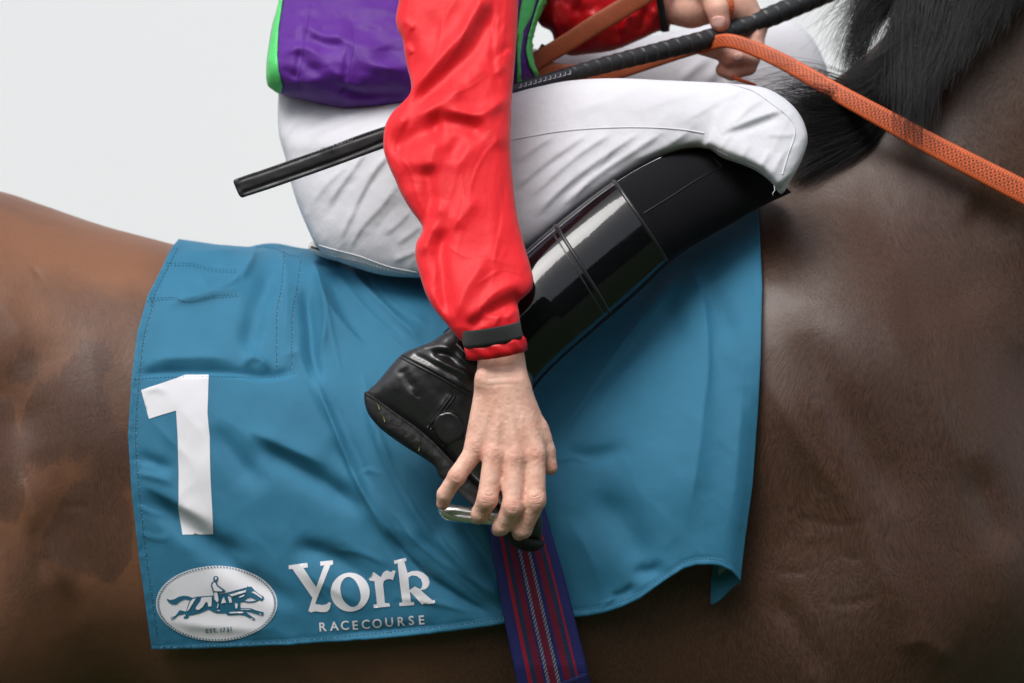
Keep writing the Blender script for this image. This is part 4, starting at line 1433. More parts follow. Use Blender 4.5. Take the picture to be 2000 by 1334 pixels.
breeches = mesh_obj('breeches', bv, bf, MAT['white'], jockey)
BR_TREE = bvh(bv, bf)
# far leg: thigh and knee beyond the withers
FARLEG = [(560, 150), (700, 60), (900, 60), (1080, 100), (1250, 75), (1380, 48), (1470, 38), (1530, 36), (1572, 58), (1602, 100), (1618, 150), (1612, 200), (1590, 250), (1540, 270), (1450, 250), (1300, 240), (1100, 270), (900, 330), (700, 360), (580, 300)]
fv, ff = pillow(FARLEG, 0.50, front=0.75, back=0.75, g=8.0, strokes=[([(1390, 110), (1350, 140), (1320, 170)], 6, 7, 9), ([(1430, 118), (1400, 140), (1370, 170)], 6, 7, 9), ([(1470, 120), (1440, 150), (1400, 190)], 5, 9, 12), ([(1130, 150), (1160, 130), (1200, 120)], 4, 9, 12)],
                centre=lambda x, y: np.interp(x, [560, 900, 1600], [-120, -60, 20]), fmax=120)
far_breech = mesh_obj('breeches', fv, ff, MAT['white'], jockey)
# seams: raised thread lines
for nm, ln in (('side_seam', [(1000, 273), (1050, 264), (1100, 256), (1180, 250), (1260, 249), (1330, 253), (1375, 260)]),
               ('seat_seam', [(614, 476), (650, 487), (700, 500), (760, 521), (815, 532)]),
               ('knee_seam', [(1418, 163), (1470, 178), (1510, 205), (1545, 235), (1552, 262), (1540, 300), (1528, 340)])):
    v, f, _ = tube_on(BR_TREE, ln, 0.0009, 0.0001, 5.0, 6)
    o = mesh_obj(nm, v, f, MAT['seam'], breeches)
v, f = stitch_mesh(BR_TREE, [[(1388, 287), (1440, 312), (1480, 328), (1516, 366)], [(640, 497), (700, 510), (770, 530), (815, 536)]], 7, 4.4, 0.0005)
tag(mesh_obj('stitching', v, f, MAT['seam'], breeches), None, kind='stuff')
v, f, _ = sweep(catmull(W([1512, 1513, 1509, 1510], [363, 372, 378, 382], [-.0, -.005, -.006, -.004]), .001), 0.0004, 0.0004, 5)
mesh_obj('loose_thread', v, f, MAT['seam'], breeches)

# ---- silks: body
SHIRT = [(600, -520), (560, -250), (552, -60), (547, 0), (534, 50), (524, 105), (521, 150), (524, 168), (540, 180), (575, 192), (620, 204), (660, 214), (685, 219), (720, 217), (760, 216), (800, 214), (870, 214), (940, 200),
         (1000, 178), (1040, 158), (1050, 148), (1044, 120), (1039, 88), (1044, 56), (1060, 14), (1075, -40), (1110, -200), (1090, -380), (1000, -500), (850, -570), (700, -580)]
SH_STROKES = [
    ([(552, 70), (600, 62), (640, 80), (700, 72)], 12, 10, 16, .3),
    ([(600, 78), (640, 96), (690, 98)], -9, 9, 13, .3),
    ([(548, 118), (590, 100), (620, 110), (640, 128)], 10, 9, 12, .3),
    ([(640, 62), (690, 96), (760, 110)], 9, 13, 16, .35),
    ([(590, 100), (600, 130), (640, 150)], -8, 9, 10, .3),
    ([(680, 30), (700, 60), (750, 70)], -9, 12, 14, .35),
    ([(560, 160), (600, 168), (640, 160)], 8, 9, 13, .35),
    ([(660, 172), (700, 186), (760, 190), (810, 184)], -12, 7, 10, .25),
    ([(655, 165), (690, 172), (730, 182)], 8, 8, 8, .3),
    ([(650, 185), (690, 202), (760, 204)], 7, 10, 9, .3),
    ([(690, 90), (684, 130), (676, 170), (664, 212)], -6, 5, 6, .12),
    ([(604, 28), (596, 70), (590, 120), (578, 170)], -5, 5, 5, .15),
    ([(560, 20), (600, 30), (640, 20)], 7, 12, 13, .4),
    ([(690, 20), (740, 30), (790, 24)], 8, 13, 16, .35),
    ([(700, 130), (750, 140), (800, 150)], 9, 15, 18, .4),
    ([(745, 95), (780, 120), (810, 125)], -6, 14, 16, .4),
    ([(640, 128), (660, 150), (680, 160)], 6, 6, 9, .4),
    ([(550, 140), (575, 150), (610, 190)], -5, 7, 8, .35),
]
SHIRT_Y = 0.285
shv, shf = pillow(SHIRT, SHIRT_Y, front=0.9, back=1.0, g=6.0, strokes=SH_STROKES, fmax=230, flat=0.55, centre=lambda x, y: -165 * smooth(y, -60, 160) * (1 - 0.5 * smooth(x, 850, 1000)),
                  noise=lambda x, y: 5.5 * crumple(x, y, 130, 34, 3, 31) + 2.5 * crumple(x, y, 60, 16, 8, 33) + 1.2 * vnoise(x / 20, y / 16, 0, 32), weight=30)
shirt = mesh_obj('silks', shv, shf, MAT['purple'], jockey)
shirt['label'] = 'purple body of the racing silks'
SH_TREE = bvh(shv, shf)
patch('side_panel', [[(558, -120), (551, -60), (547.5, 0), (534.6, 50), (524.6, 105), (521.8, 150), (525, 167), (540, 178), (549, 182), (553, 166), (546, 140), (543, 110), (545, 60), (551, 20), (554, 0), (566, -120)]],
      SH_TREE, 0.0015, MAT['green'], shirt, g=5, thick=0.002)['label'] = 'bright green back panel'
patch('front_panel', [[(1008, 172), (1008, 60), (1014, 20), (1024, -30), (1052, -30), (1036, 30), (1020, 60), (1014, 110), (1016, 150), (1022, 166)]], SH_TREE, 0.0022, MAT['green'], shirt, g=5, thick=0.002)['label'] = 'green front panel'
patch('front_facing', [[(1050, 0), (1066, -20), (1068, 6), (1050, 42), (1041, 76), (1036, 100), (1041, 128), (1051, 148), (1044, 150), (1030, 128), (1024, 100), (1028, 70), (1040, 30)]], SH_TREE, 0.0024, MAT['green'], shirt, g=4, thick=0.003, dome=0.003)['label'] = 'folded green facing'
v, f = stitch_mesh(SH_TREE, [[(684, 40), (690, 90), (684, 130), (676, 170), (664, 212)], [(606, 10), (604, 28), (596, 70), (590, 120), (578, 170)]], 6, 3.6, 0.0006)
tag(mesh_obj('stitching', v, f, MAT['purple'], shirt), None, kind='stuff')

# ---- near sleeve
SLEEVE = [(800, -330), (785, -150), (781, -50), (779, 0), (773, 34), (776, 56), (786, 78), (790, 105), (795, 130), (803, 165), (800, 184), (782, 204), (766, 220), (753, 244), (749, 270), (750, 296), (761, 328), (772, 352), (783, 378), (803, 411), (820, 434), (825, 446), (821, 460), (813, 474), (811, 500), (816, 525), (822, 545), (832, 575), (848, 604), (872, 633), (890, 655), (904, 668), (918, 670),
          (960, 655), (1005, 645), (1015, 632), (1014, 612), (1012, 592), (1024, 580), (1038, 566), (1042, 548), (1036, 520), (1028, 492), (1018, 455), (1010, 420), (1004, 372), (1000, 327), (998, 290), (998, 252), (999, 215), (1001, 176), (1006, 120), (1010, 63), (1013, 0), (1016, -60), (1022, -150), (1015, -300), (960, -400), (880, -420)]
SL_STROKES = [
    ([(952, -20), (914, 57), (860, 119), (807, 178), (772, 212)], 16, 15, 13, .12),
    ([(960, 10), (930, 90), (880, 145), (825, 195), (790, 225)], -13, 14, 16, .2),
    ([(955, 130), (915, 165), (868, 203), (800, 236)], 10, 13, 12, .25),
    ([(945, 140), (925, 160), (890, 180)], -7, 14, 14, .35),
    ([(998, 182), (962, 214), (933, 228), (888, 221), (855, 217)], 12, 11, 10, .25),
    ([(930, 228), (960, 250), (985, 300)], 8, 14, 16, .35),
    ([(830, 236), (880, 242), (925, 252), (950, 275)], -15, 15, 20, .25),
    ([(752, 292), (790, 282), (840, 256), (872, 244)], -17, 20, 18, .22),
    ([(770, 225), (790, 240), (800, 245)], 8, 14, 14, .4),
    ([(858, 262), (844, 300), (838, 350)], 10, 14, 24, .35),
    ([(905, 262), (893, 290), (870, 318)], -8, 12, 14, .35),
    ([(940, 262), (915, 300), (880, 345)], 7, 16, 18, .4),
    ([(834, 318), (842, 395), (842, 452)], -12, 13, 12, .2),
    ([(810, 320), (800, 350), (800, 380)], -5, 13, 13, .4),
    ([(864, 388), (846, 446), (818, 505)], 12, 11, 13, .22),
    ([(934, 382), (908, 418), (882, 452)], 8, 13, 15, .3),
    ([(876, 440), (862, 488), (868, 560), (880, 625)], -12, 12, 12, .2),
    ([(955, 495), (908, 570), (884, 628)], 9, 14, 13, .25),
    ([(825, 548), (850, 590), (885, 640)], 6, 10, 12, .3),
    ([(1024, 580), (985, 597), (945, 620), (912, 648)], -12, 10, 12, .15),
    ([(1040, 552), (990, 560), (940, 600), (900, 640)], 8, 18, 12, .25),
    ([(990, 420), (965, 490), (960, 540)], 4, 12, 16, .4),
    ([(964, -10), (962, 60), (964, 119), (978, 184)], -3.5, 4, 6, .2),
    ([(905, 0), (890, 60), (880, 100)], -4, 12, 14, .4),
    ([(830, 20), (850, 60), (836, 120)], -5, 12, 14, .4),
    ([(800, 60), (808, 110), (815, 160)], -6, 9, 10, .3),
    ([(790, 90), (800, 96), (806, 110)], 5, 5, 6, .3),
    ([(782, 40), (800, 50), (812, 64)], 5, 6, 7, .3),
    ([(860, 80), (840, 95), (830, 130)], 5, 10, 12, .4),
    ([(1000, 90), (980, 105), (968, 128)], -4, 6, 8, .3),
    ([(995, 130), (972, 140), (968, 160)], 4, 7, 9, .4),
    ([(985, 335), (980, 420), (968, 500)], -2.5, 5, 6, .3),
    ([(968, 535), (990, 530), (1025, 545)], -3, 6, 8, .3),
    ([(940, 625), (955, 618), (985, 622)], 4, 6, 6, .3),
    ([(985, 625), (1000, 612), (1008, 600)], 4, 5, 6, .3),
]
# pressed creases: long, straight and thin
SL_FINE = [
    ([(990, -10), (985, 60), (975, 118), (966, 150)], 2.6, 2.6, 3.4, .2), ([(925, 20), (905, 75), (880, 118), (858, 150)], 2.6, 3, 3.2, .2),
    ([(868, 8), (862, 70), (846, 130)], 2.2, 2.6, 3, .2), ([(1000, 100), (975, 118), (962, 135)], 2.6, 2.4, 3, .2),
    ([(820, 205), (860, 190), (910, 178), (950, 150)], 2.4, 3, 2.6, .2), ([(990, 260), (950, 300), (925, 350), (915, 400)], 2.4, 3, 3, .25),
    ([(975, 330), (982, 420), (968, 500), (962, 545)], 2.6, 2.6, 3.4, .2), ([(900, 330), (905, 400), (880, 470)], 2.2, 3, 3, .25),
    ([(860, 470), (905, 500), (950, 505), (1010, 520)], 2.2, 2.6, 3, .25), ([(770, 300), (800, 330), (815, 380), (838, 430)], 2.4, 2.6, 3, .2),
    ([(780, 255), (770, 290), (780, 330)], 2.2, 3, 3, .3), ([(1030, 540), (985, 528), (965, 535), (930, 560)], 2.6, 2.4, 3, .2),
    ([(925, 640), (935, 612), (950, 585), (985, 560)], 2.4, 2.6, 3, .2), ([(965, 640), (972, 622), (990, 600)], 2.6, 2.2, 2.6, .2),
    ([(895, 645), (880, 600), (870, 540)], 2.2, 2.6, 3, .2), ([(835, 570), (850, 540), (852, 505)], 2.2, 2.6, 3, .2),
]
SLEEVE_Y = -0.05
slc = lambda px, py: np.interp(py, [-420, -100, 250, 480, 640, 700], [330, 160, 10, -72, -146, -152])
sl_noise = lambda x, y: 1.8 * crumple(x, y, 230, 60, 112, 43) + 1.1 * crumple(x, y, 120, 22, 108, 44) + 0.4 * vnoise(x / 44, y / 52, 0, 41)
slv, slf = pillow(SLEEVE, SLEEVE_Y, front=0.50, back=0.5, flat=0.74, g=3.6, strokes=[(s_[0], s_[1] * 0.95, s_[2] * 1.25, s_[3] * 1.25, s_[4], 1.65) for s_ in SL_STROKES] + [(s_[0], s_[1] * 0.75, *s_[2:]) for s_ in SL_FINE], centre=slc, noise=sl_noise, weight=26)
sleeve = mesh_obj('sleeve', slv, slf, MAT['red'], jockey)
SL_TREE = bvh(slv, slf)
# elastic band and the ruffle below it: rings round the wrist
def ring_band(name, rows, y0, depth, material, parent, thick=0.0, ruffle=0.0, nseg=64, seed=0):
    """rows: list of (left px, left py, right px, right py, centre depth px). A tube open at both ends with real wall thickness."""
    a = np.linspace(0, 2 * np.pi, nseg, endpoint=False)
    out = []
    for i, (lx, ly, rx, ry, dc) in enumerate(rows):
        c = np.array([(lx + rx) / 2, (ly + ry) / 2]); h = np.array([(rx - lx) / 2, (ry - ly) / 2])
        R = np.hypot(*h)
        rr = 1 + ruffle * (0.5 * vnoise(a * 5 / 1.0, i * 0.35, 0, seed) + 0.5 * np.sin(a * 9 + i))
        x = c[0] + h[0] * np.cos(a) * rr; yv = c[1] + h[1] * np.cos(a) * rr + 0.10 * R * np.sin(a)
        d = dc - depth * R * np.sin(a) * rr
        out.append(np.stack([x, yv, d], -1))
    q = np.stack(out)
    w = WL(q, y0)
    nr = len(rows)
    f = grid_faces(nr, nseg, wrap_v=True, flip=True)
    o = mesh_obj(name, w.reshape(-1, 3), f, material, parent)
    md = o.modifiers.new('thickness', 'SOLIDIFY'); md.thickness = 0.0022; md.offset = 0
    return o
rows = [(903, 645, 1013, 628, -148), (903.5, 650, 1014.5, 630, -149), (905, 660, 1016, 641, -150), (907, 670, 1018.5, 652, -151), (909, 678, 1020, 658, -151)]
ring_band('cuff_band', rows, SLEEVE_Y, 0.86, MAT['elastic'], sleeve)
rows = [(910, 676, 1018, 657, -151), (911, 682, 1022, 662, -152), (913, 690, 1025, 672, -152), (916, 700, 1027, 682, -152), (921, 700, 1022, 684, -152)]
ring_band('cuff_ruffle', rows, SLEEVE_Y, 0.82, MAT['red_satin'], sleeve, ruffle=0.075, nseg=110, seed=4)

# ---- far sleeve
FSLEEVE = [(990, -330), (1010, -100), (1025, -20), (1040, 20), (1056, 50), (1076, 62), (1086, 90), (1110, 108), (1145, 106), (1200, 98), (1250, 78), (1285, 62), (1305, 58), (1313, 30), (1306, -10), (1290, -50), (1220, -90), (1150, -200), (1080, -340)]
fsv, fsf = pillow(FSLEEVE, 0.305, front=0.7, back=0.6, flat=0.6, g=5.0, strokes=[
    ([(1085, 0), (1080, 40), (1090, 80)], 12, 9, 10, .3), ([(1120, 0), (1130, 40), (1110, 90)], -12, 10, 12, .3), ([(1150, 20), (1170, 60), (1160, 100)], 10, 10, 12, .3),
    ([(1230, 20), (1222, 50), (1215, 76)], 12, 7, 8, .3), ([(1262, 10), (1258, 40), (1240, 70)], -9, 8, 9, .3), ([(1270, 20), (1285, 40), (1290, 60)], 8, 6, 7, .3), ([(1190, 30), (1205, 60), (1200, 90)], -9, 9, 10, .3)],
    noise=lambda x, y: 3.5 * vnoise(x / 24, y / 24, 0, 51) + 2 * vnoise(x / 10, y / 12, 0, 52), weight=16)
fsleeve = mesh_obj('sleeve', fsv, fsf, MAT['red_satin'], jockey)
rows = [(1276, -52, 1292, 62, -10), (1282, -52, 1300, 62, -10), (1288, -50, 1307, 60, -10)]
def ring_band_v(name, rows, y0, depth, material, parent):
    a = np.linspace(0, 2 * np.pi, 56, endpoint=False)
    q = []
    for (tx, ty, bx, by, dc) in rows:
        c = np.array([(tx + bx) / 2, (ty + by) / 2]); h = np.array([(bx - tx) / 2, (by - ty) / 2]); R = np.hypot(*h)
        q.append(np.stack([c[0] + h[0] * np.cos(a) - 4 * np.sin(a), c[1] + h[1] * np.cos(a), dc - depth * R * np.sin(a)], -1))
    w = WL(np.stack(q), y0)
    o = mesh_obj(name, w.reshape(-1, 3), grid_faces(len(rows), 56, wrap_v=True), material, parent)
    md = o.modifiers.new('thickness', 'SOLIDIFY'); md.thickness = 0.002; md.offset = 0
    return o
ring_band_v('cuff_band', rows, 0.30, 0.80, MAT['elastic'], fsleeve)

# ---- boot
BOOT_Y = -0.005
def shaft_rows(t):
    """upper and lower outline of the boot shaft along t 0 (knee) .. 1 (ankle)."""
    up = np.array([(1420, 262), (1350, 284), (1285, 305), (1200, 354), (1110, 423), (1030, 492), (960, 560), (900, 626), (868, 652)], float)
    lo = np.array([(1560, 372), (1500, 400), (1430, 440), (1330, 500), (1240, 582), (1160, 650), (1095, 706), (1048, 756), (1020, 800)], float)
    s = np.linspace(0, 1, len(up))
    cu, cl = catmull(up, 4.0), catmull(lo, 4.0)
    f = lambda c, tt: np.stack([np.interp(tt, np.linspace(0, 1, len(c)), c[:, i]) for i in (0, 1)], -1)
    return f(cu, t), f(cl, t + 0.08 * np.sin(np.pi * np.clip(t, 0, 1)))
def shaft(name, t0, t1, grow, material, parent, n=70, nseg=72, bulge=None, arc=None):
    t = np.linspace(t0, t1, n)
    u, l = shaft_rows(t)
    c, h = (u + l) / 2, (l - u) / 2
    R = np.linalg.norm(h, axis=1)
    hn = h / R[:, None]
    R = R + grow
    a = np.linspace(0, 2 * np.pi, nseg, endpoint=False) if arc is None else np.linspace(arc[0], arc[1], nseg)
    dc = np.interp(t, [0, 0.12, 0.3, 0.7, 1.0], [195, 124, 56, -30, -62])
    rr = np.ones((n, nseg))
    if bulge is not None:
        rr = rr + bulge(t[:, None], a[None, :])
    x = c[:, 0, None] + hn[:, 0, None] * R[:, None] * np.cos(a) * rr
    y = c[:, 1, None] + hn[:, 1, None] * R[:, None] * np.cos(a) * rr
    d = dc[:, None] - 0.80 * R[:, None] * np.sin(a) * rr
    w = WL(np.stack([x, y, d], -1), BOOT_Y)
    V = w.reshape(-1, 3)
    if arc is not None:
        F = grid_faces(n, nseg, flip=True)
        o = mesh_obj(name, V, F, material, parent)
        md = o.modifiers.new('thickness', 'SOLIDIFY'); md.thickness = 0.0016; md.offset = -1
        return o, V, [tuple(q) for q in F]
    F = [tuple(q) for q in grid_faces(n, nseg, wrap_v=True, flip=True)]
    V = np.vstack([V, w[0].mean(0), w[-1].mean(0)])
    F += [(len(V) - 2, j, (j + 1) % nseg) for j in range(nseg)] + [(len(V) - 1, (n - 1) * nseg + (j + 1) % nseg, (n - 1) * nseg + j) for j in range(nseg)]
    o = mesh_obj(name, V, F, material, parent)
    return o, V, F
FOOT = [(866, 652), (842, 668), (815, 678), (785, 692), (762, 716), (738, 745), (716, 768), (722, 786), (760, 806), (800, 832), (840, 862), (880, 900), (915, 940), (960, 985), (1000, 1030), (1030, 1058), (1052, 1060), (1060, 1035), (1056, 985), (1046, 920), (1036, 850), (1035, 780), (1042, 740), (1020, 700), (960, 650), (910, 636)]
FT_STROKES = [
    ([(790, 693), (840, 715), (890, 745), (930, 770)], 3.0, 4, 4, .1),
    ([(800, 690), (850, 712), (905, 742)], -3.5, 5, 6, .2),
    ([(835, 690), (870, 712), (905, 728), (930, 745)], 9, 8, 10, .25),
    ([(800, 684), (850, 676), (900, 684)], 7, 7, 8, .3),
    ([(840, 690), (870, 692), (900, 706)], -8, 6, 7, .3),
    ([(880, 690), (900, 700), (925, 715)], 5, 6, 7, .3),
    ([(790, 720), (798, 745), (815, 765)], -4.5, 6, 7, .35),
    ([(775, 730), (790, 726), (800, 716)], -2, 4, 4, .3),
    ([(800, 760), (815, 772), (826, 778)], -2.5, 4, 4, .3),
    ([(880, 768), (860, 796), (838, 828)], 2.6, 4, 4, .1),
]
FOOT_Y = -0.062
fc = lambda px, py: np.interp(px + 0.3 * (py - 800), [720, 900, 1120], [10, 0, -6])
ftv, ftf = pillow(FOOT, FOOT_Y, front=0.56, back=0.5, g=4.5, strokes=FT_STROKES, centre=fc, fmax=78, weight=14,
                  noise=lambda x, y: 0.9 * vnoise(x / 30, y / 24, 0, 61) + 0.5 * vnoise(x / 11, y / 11, 0, 62))
boot = mesh_obj('boot', ftv, ftf, MAT['leather'], jockey)
boot['label'] = 'polished black riding boot'
FT_TREE = bvh(ftv, ftf)
_, gv, gf = shaft('gaiter', 0.0, 1.0, -3, MAT['gaiter'], boot)
o, pv, pf = shaft('patent_panel', 0.349, 0.562, 0, MAT['patent'], boot, arc=(0.50, 3.5))
o, pv2, pf2 = shaft('patent_panel', 0.560, 1.0, 1.2, MAT['patent'], boot, arc=(0.50, 3.5), bulge=lambda t, a: 0.03 * np.sin(t * 9 + 1) * np.clip(np.sin(a), 0, 1))
PAT_V, PAT_F = join_meshes([(gv, gf), (pv, pf), (pv2, pf2)])
PAT_TREE = bvh(PAT_V, PAT_F)
P1, P2 = np.array(pv).reshape(70, 72, 3), np.array(pv2).reshape(70, 72, 3)
for path, r in ((P1[0], .0030), (P1[:, -18], .0026), (P2[0], .0028), (P2[3], .0020), (P2[:40, -18], .0026)):
    v, f, _ = sweep(path[::2], r, r, 8, up=(0, 0, 1))
    mesh_obj('piping', v, f, MAT['piping'], boot)
v, f, _ = tube_on(PAT_TREE, [(1410, 326), (1360, 352), (1310, 384), (1255, 418)], 0.0009, 0.0, 5, 6)
mesh_obj('gaiter_seam', v, f, MAT['piping'], boot)
v, f, _ = tube_on(PAT_TREE, [(1372, 290), (1392, 306), (1410, 326)], 0.0008, 0.0, 5, 6)
mesh_obj('gaiter_seam', v, f, MAT['piping'], boot)
# double raised seams on the foot, heel patch with stitching
for ln in ([(782, 698), (830, 722), (880, 750), (935, 782)], [(786, 693), (834, 716), (884, 744), (938, 776)], [(884, 770), (862, 800), (836, 834)], [(890, 773), (868, 803), (842, 838)]):
    v, f, _ = tube_on(FT_TREE, ln, .0012, 0.0002, 4, 6)
    mesh_obj('seam', v, f, MAT['piping'], boot)
PATCH = px2([(655, 790), (665, 740), (700, 705), (750, 688), (810, 690), (860, 730), (890, 800), (895, 880), (800, 930), (745, 950), (700, 900), (670, 850)], 690, 640, 4.169)
patch('heel_patch', [PATCH], FT_TREE, 0.0012, MAT['leather'], boot, g=4, thick=0.002, dome=0.0012, smooth_outline=True)
ST = px2([(655, 780), (662, 740), (690, 705), (740, 680), (800, 678), (850, 700), (885, 745), (900, 800)], 690, 640, 4.169)
ST2 = px2([(655, 800), (670, 860), (705, 920), (740, 955), (800, 920), (880, 885)], 690, 640, 4.169)
v, f = stitch_mesh(FT_TREE, [ST, ST2], 5.5, 3.4, 0.0008, 0.0012)
tag(mesh_obj('stitching', v, f, MAT['piping'], boot), None, kind='stuff')
SOLE = [(711, 772), (718, 764), (740, 782), (775, 806), (805, 828), (840, 856), (875, 890), (910, 930), (950, 968), (990, 1012), (1030, 1050), (1062, 1056), (1062, 1066), (1040, 1078), (1005, 1068), (960, 1022), (915, 980), (880, 950), (858, 930), (850, 912), (826, 894), (800, 878), (770, 858), (740, 834), (718, 806)]
sov, sof = pillow(SOLE, FOOT_Y - 0.004, front=1.5, back=1.3, g=4.0, centre=fc, flat=0.55,
                  noise=lambda x, y: 1.0 * vnoise(x / 9, y / 9, 0, 71), weight=10)
sole = mesh_obj('sole', sov, sof, MAT['sole'], boot)
SO_TREE = bvh(sov, sof)
v, f, _ = tube_on(SO_TREE, [(714, 768), (745, 790), (780, 815), (810, 836), (845, 866), (880, 903), (905, 930)], 0.0020, 0.0, 5, 6)
mesh_obj('welt', v, f, MAT['sole'], sole)
# blades of grass stuck to the boot
parts = []
for p, q in (((725, 776), (735, 774)), ((745, 810), (752, 824)), ((735, 788), (741, 800)), ((820, 870), (818, 880)), ((840, 838), (843, 848))):
    w = drape(SO_TREE, [p, ((p[0] + q[0]) / 2 + 1, (p[1] + q[1]) / 2 - 1), q], 0.0006)
    vv, ff_, _ = sweep(w, 0.0006, 0.0003, 5); parts.append((vv, ff_))
v, f = join_meshes(parts)
o = mesh_obj('grass_specks', v, f, simple('dry_grass', (0.16, 0.17, 0.05), 0.7), boot)
o['kind'] = 'stuff'
# ------------------------------------------------------------------ prints and stitching on the number cloth
def zp(l): return px2(l, 550, 1080, 6.25)
patch('number_print', [px2([(125, 148), (250, 106), (430, 45), (588, 45), (584, 180), (580, 300), (595, 480), (600, 720), (612, 950), (621, 1133), (408, 1140), (382, 960), (383, 700), (375, 450), (365, 288), (270, 316), (180, 345)], 240, 720, 3.51)],
      CLOTH_TREE, 0.0007, MAT['print'], cloth, g=5)['label'] = 'large white number 1'
LY = [(88, 150), (315, 122), (322, 178), (268, 185), (425, 415), (520, 152), (475, 160), (468, 108), (625, 92), (628, 145), (595, 152), (410, 620), (500, 635), (555, 622), (575, 598), (605, 608), (590, 680), (560, 712), (520, 722), (480, 720), (420, 710), (385, 716), (362, 727), (328, 705), (378, 545), (135, 195), (92, 198)]
LO = [(838 + 238 * math.cos(a), 478 + 236 * math.sin(a)) for a in np.linspace(0, 2 * math.pi, 40, endpoint=False)]
LOi = catmull([(822, 295), (880, 320), (930, 390), (960, 480), (965, 560), (930, 630), (880, 658), (830, 645), (760, 580), (722, 480), (720, 400), (750, 330), (790, 300)], 20, closed=True)
LR = [(1065, 320), (1118, 232), (1130, 235), (1212, 295), (1240, 240), (1262, 222), (1290, 212), (1320, 226), (1340, 232), (1362, 210), (1395, 218), (1360, 330), (1330, 318), (1290, 318), (1250, 340), (1240, 380), (1262, 610), (1318, 612), (1325, 652), (1125, 670), (1120, 630), (1165, 622), (1135, 345), (1085, 340)]
LK = [(1370, 95), (1515, 62), (1522, 98), (1495, 108), (1535, 245), (1590, 225), (1660, 220), (1730, 240), (1785, 290), (1805, 360), (1790, 410), (1760, 440), (1700, 455), (1840, 578), (1870, 575), (1873, 612), (1715, 627), (1568, 470), (1578, 595), (1620, 597), (1620, 635), (1440, 648), (1437, 608), (1475, 600), (1415, 125), (1380, 138)]
LKi = [(1548, 300), (1590, 275), (1650, 285), (1700, 325), (1720, 380), (1710, 425), (1690, 440), (1628, 408), (1562, 452)]
name_print = None
for out in ([LY], [LO, list(map(tuple, LOi))], [LR], [LK, LKi]):
    patch('letter', [zp(o) for o in out], CLOTH_TREE, 0.0007, MAT['print'], cloth, g=5)

def text_mesh(ch):
    cu = bpy.data.curves.new('glyph', 'FONT')
    cu.body = ch; cu.align_x = 'CENTER'; cu.align_y = 'CENTER'; cu.size = 1.0; cu.offset = 0.018; cu.resolution_u = 4
    ob = bpy.data.objects.new('glyph', cu)
    COL.objects.link(ob)
    dg = bpy.context.evaluated_depsgraph_get(); dg.update()
    me = bpy.data.meshes.new_from_object(ob.evaluated_get(dg))
    v = np.array([vv.co[:2] for vv in me.vertices]); f = [tuple(p.vertices) for p in me.polygons]
    bpy.data.objects.remove(ob); bpy.data.curves.remove(cu); bpy.data.meshes.remove(me)
    lo, hi = v.min(0), v.max(0)
    v = v - (lo + hi) / 2
    return v, f, hi - lo
def letters(chars, cap, rot, tree, off, material, parent, squeeze=1.0):
    for ch, cx, cy in chars:
        v, f, sz = text_mesh(ch)
        ref = text_mesh('E')[2][1] if ch != '.' else None
        sc = cap / (ref if ref else 0.73)
        x, y = v[:, 0] * sc * squeeze, -v[:, 1] * sc
        c, s = math.cos(rot), math.sin(rot)
        q = np.stack([cx + x * c - y * s, cy + x * s + y * c], -1)
        mesh_obj('letter', drape(tree, q, off), f, material, parent, smooth_shade=False)
letters([(c, 550 + x / 6.25, 1080 + y / 6.25) for c, x, y in [('R', 506, 900), ('A', 645, 891), ('C', 773, 882), ('E', 900, 880), ('C', 1028, 869), ('O', 1167, 858), ('U', 1315, 842), ('R', 1462, 833), ('S', 1585, 822), ('E', 1711, 815)]],
        17.5, math.radians(-4.2), CLOTH_TREE, 0.0007, MAT['print'], cloth)
# oval emblem
OX, OY, RX, RY = 290 + 988 / 7.407, 1090 + 655 / 7.407, 876 / 7.407, 542 / 7.407
ov = [(OX + RX * math.cos(a), OY + RY * math.sin(a)) for a in np.linspace(0, 2 * math.pi, 90, endpoint=False)]
emblem = patch('emblem', [ov], CLOTH_TREE, 0.0006, MAT['print'], cloth, g=6)
emblem['label'] = 'white oval badge with a galloping horse and rider'
EMB = None
parts = []
for k in range(116):
    a = 2 * math.pi * k / 116
    def pt(r, da): return (OX + RX * r * math.cos(a + da), OY + RY * r * math.sin(a + da))
    q = [pt(.985, -.004), pt(.985, .020), pt(.945, .034), pt(.945, .010)]
    parts.append((drape(CLOTH_TREE, q, 0.0012), [(0, 1, 2, 3)]))
v, f = join_meshes(parts)
tag(mesh_obj('rope_border', v, f, MAT['print_teal'], emblem, smooth_shade=False), None, kind='stuff')
def lp(l): return px2(l, 290, 1090, 7.407)
BODY = [(258, 580), (320, 602), (380, 590), (440, 555), (510, 540), (580, 548), (640, 570), (720, 552), (930, 538), (1130, 498), (1200, 480), (1300, 455), (1430, 422), (1425, 402), (1460, 422), (1480, 408), (1500, 425), (1540, 470), (1600, 520), (1670, 562), (1674, 600), (1640, 620), (1590, 605), (1530, 590), (1480, 568), (1430, 580), (1380, 625), (1332, 640), (1330, 700), (1345, 722), (1480, 722), (1560, 752), (1672, 782), (1668, 828), (1600, 818), (1500, 785), (1410, 768), (1460, 815), (1552, 878), (1535, 895), (1480, 872), (1400, 828), (1330, 818), (1150, 826), (1120, 795), (1000, 797), (930, 770), (880, 742), (850, 748), (760, 788), (650, 818), (590, 828), (580, 862), (520, 874), (508, 850), (540, 832), (535, 802), (440, 822), (380, 872), (330, 882), (323, 850), (390, 835), (455, 748), (545, 768), (592, 620), (600, 602), (520, 592), (460, 622), (400, 668), (340, 665), (290, 632)]
patch('printed_horse', [lp(BODY)], CLOTH_TREE, 0.0012, MAT['print_teal'], emblem, g=5)
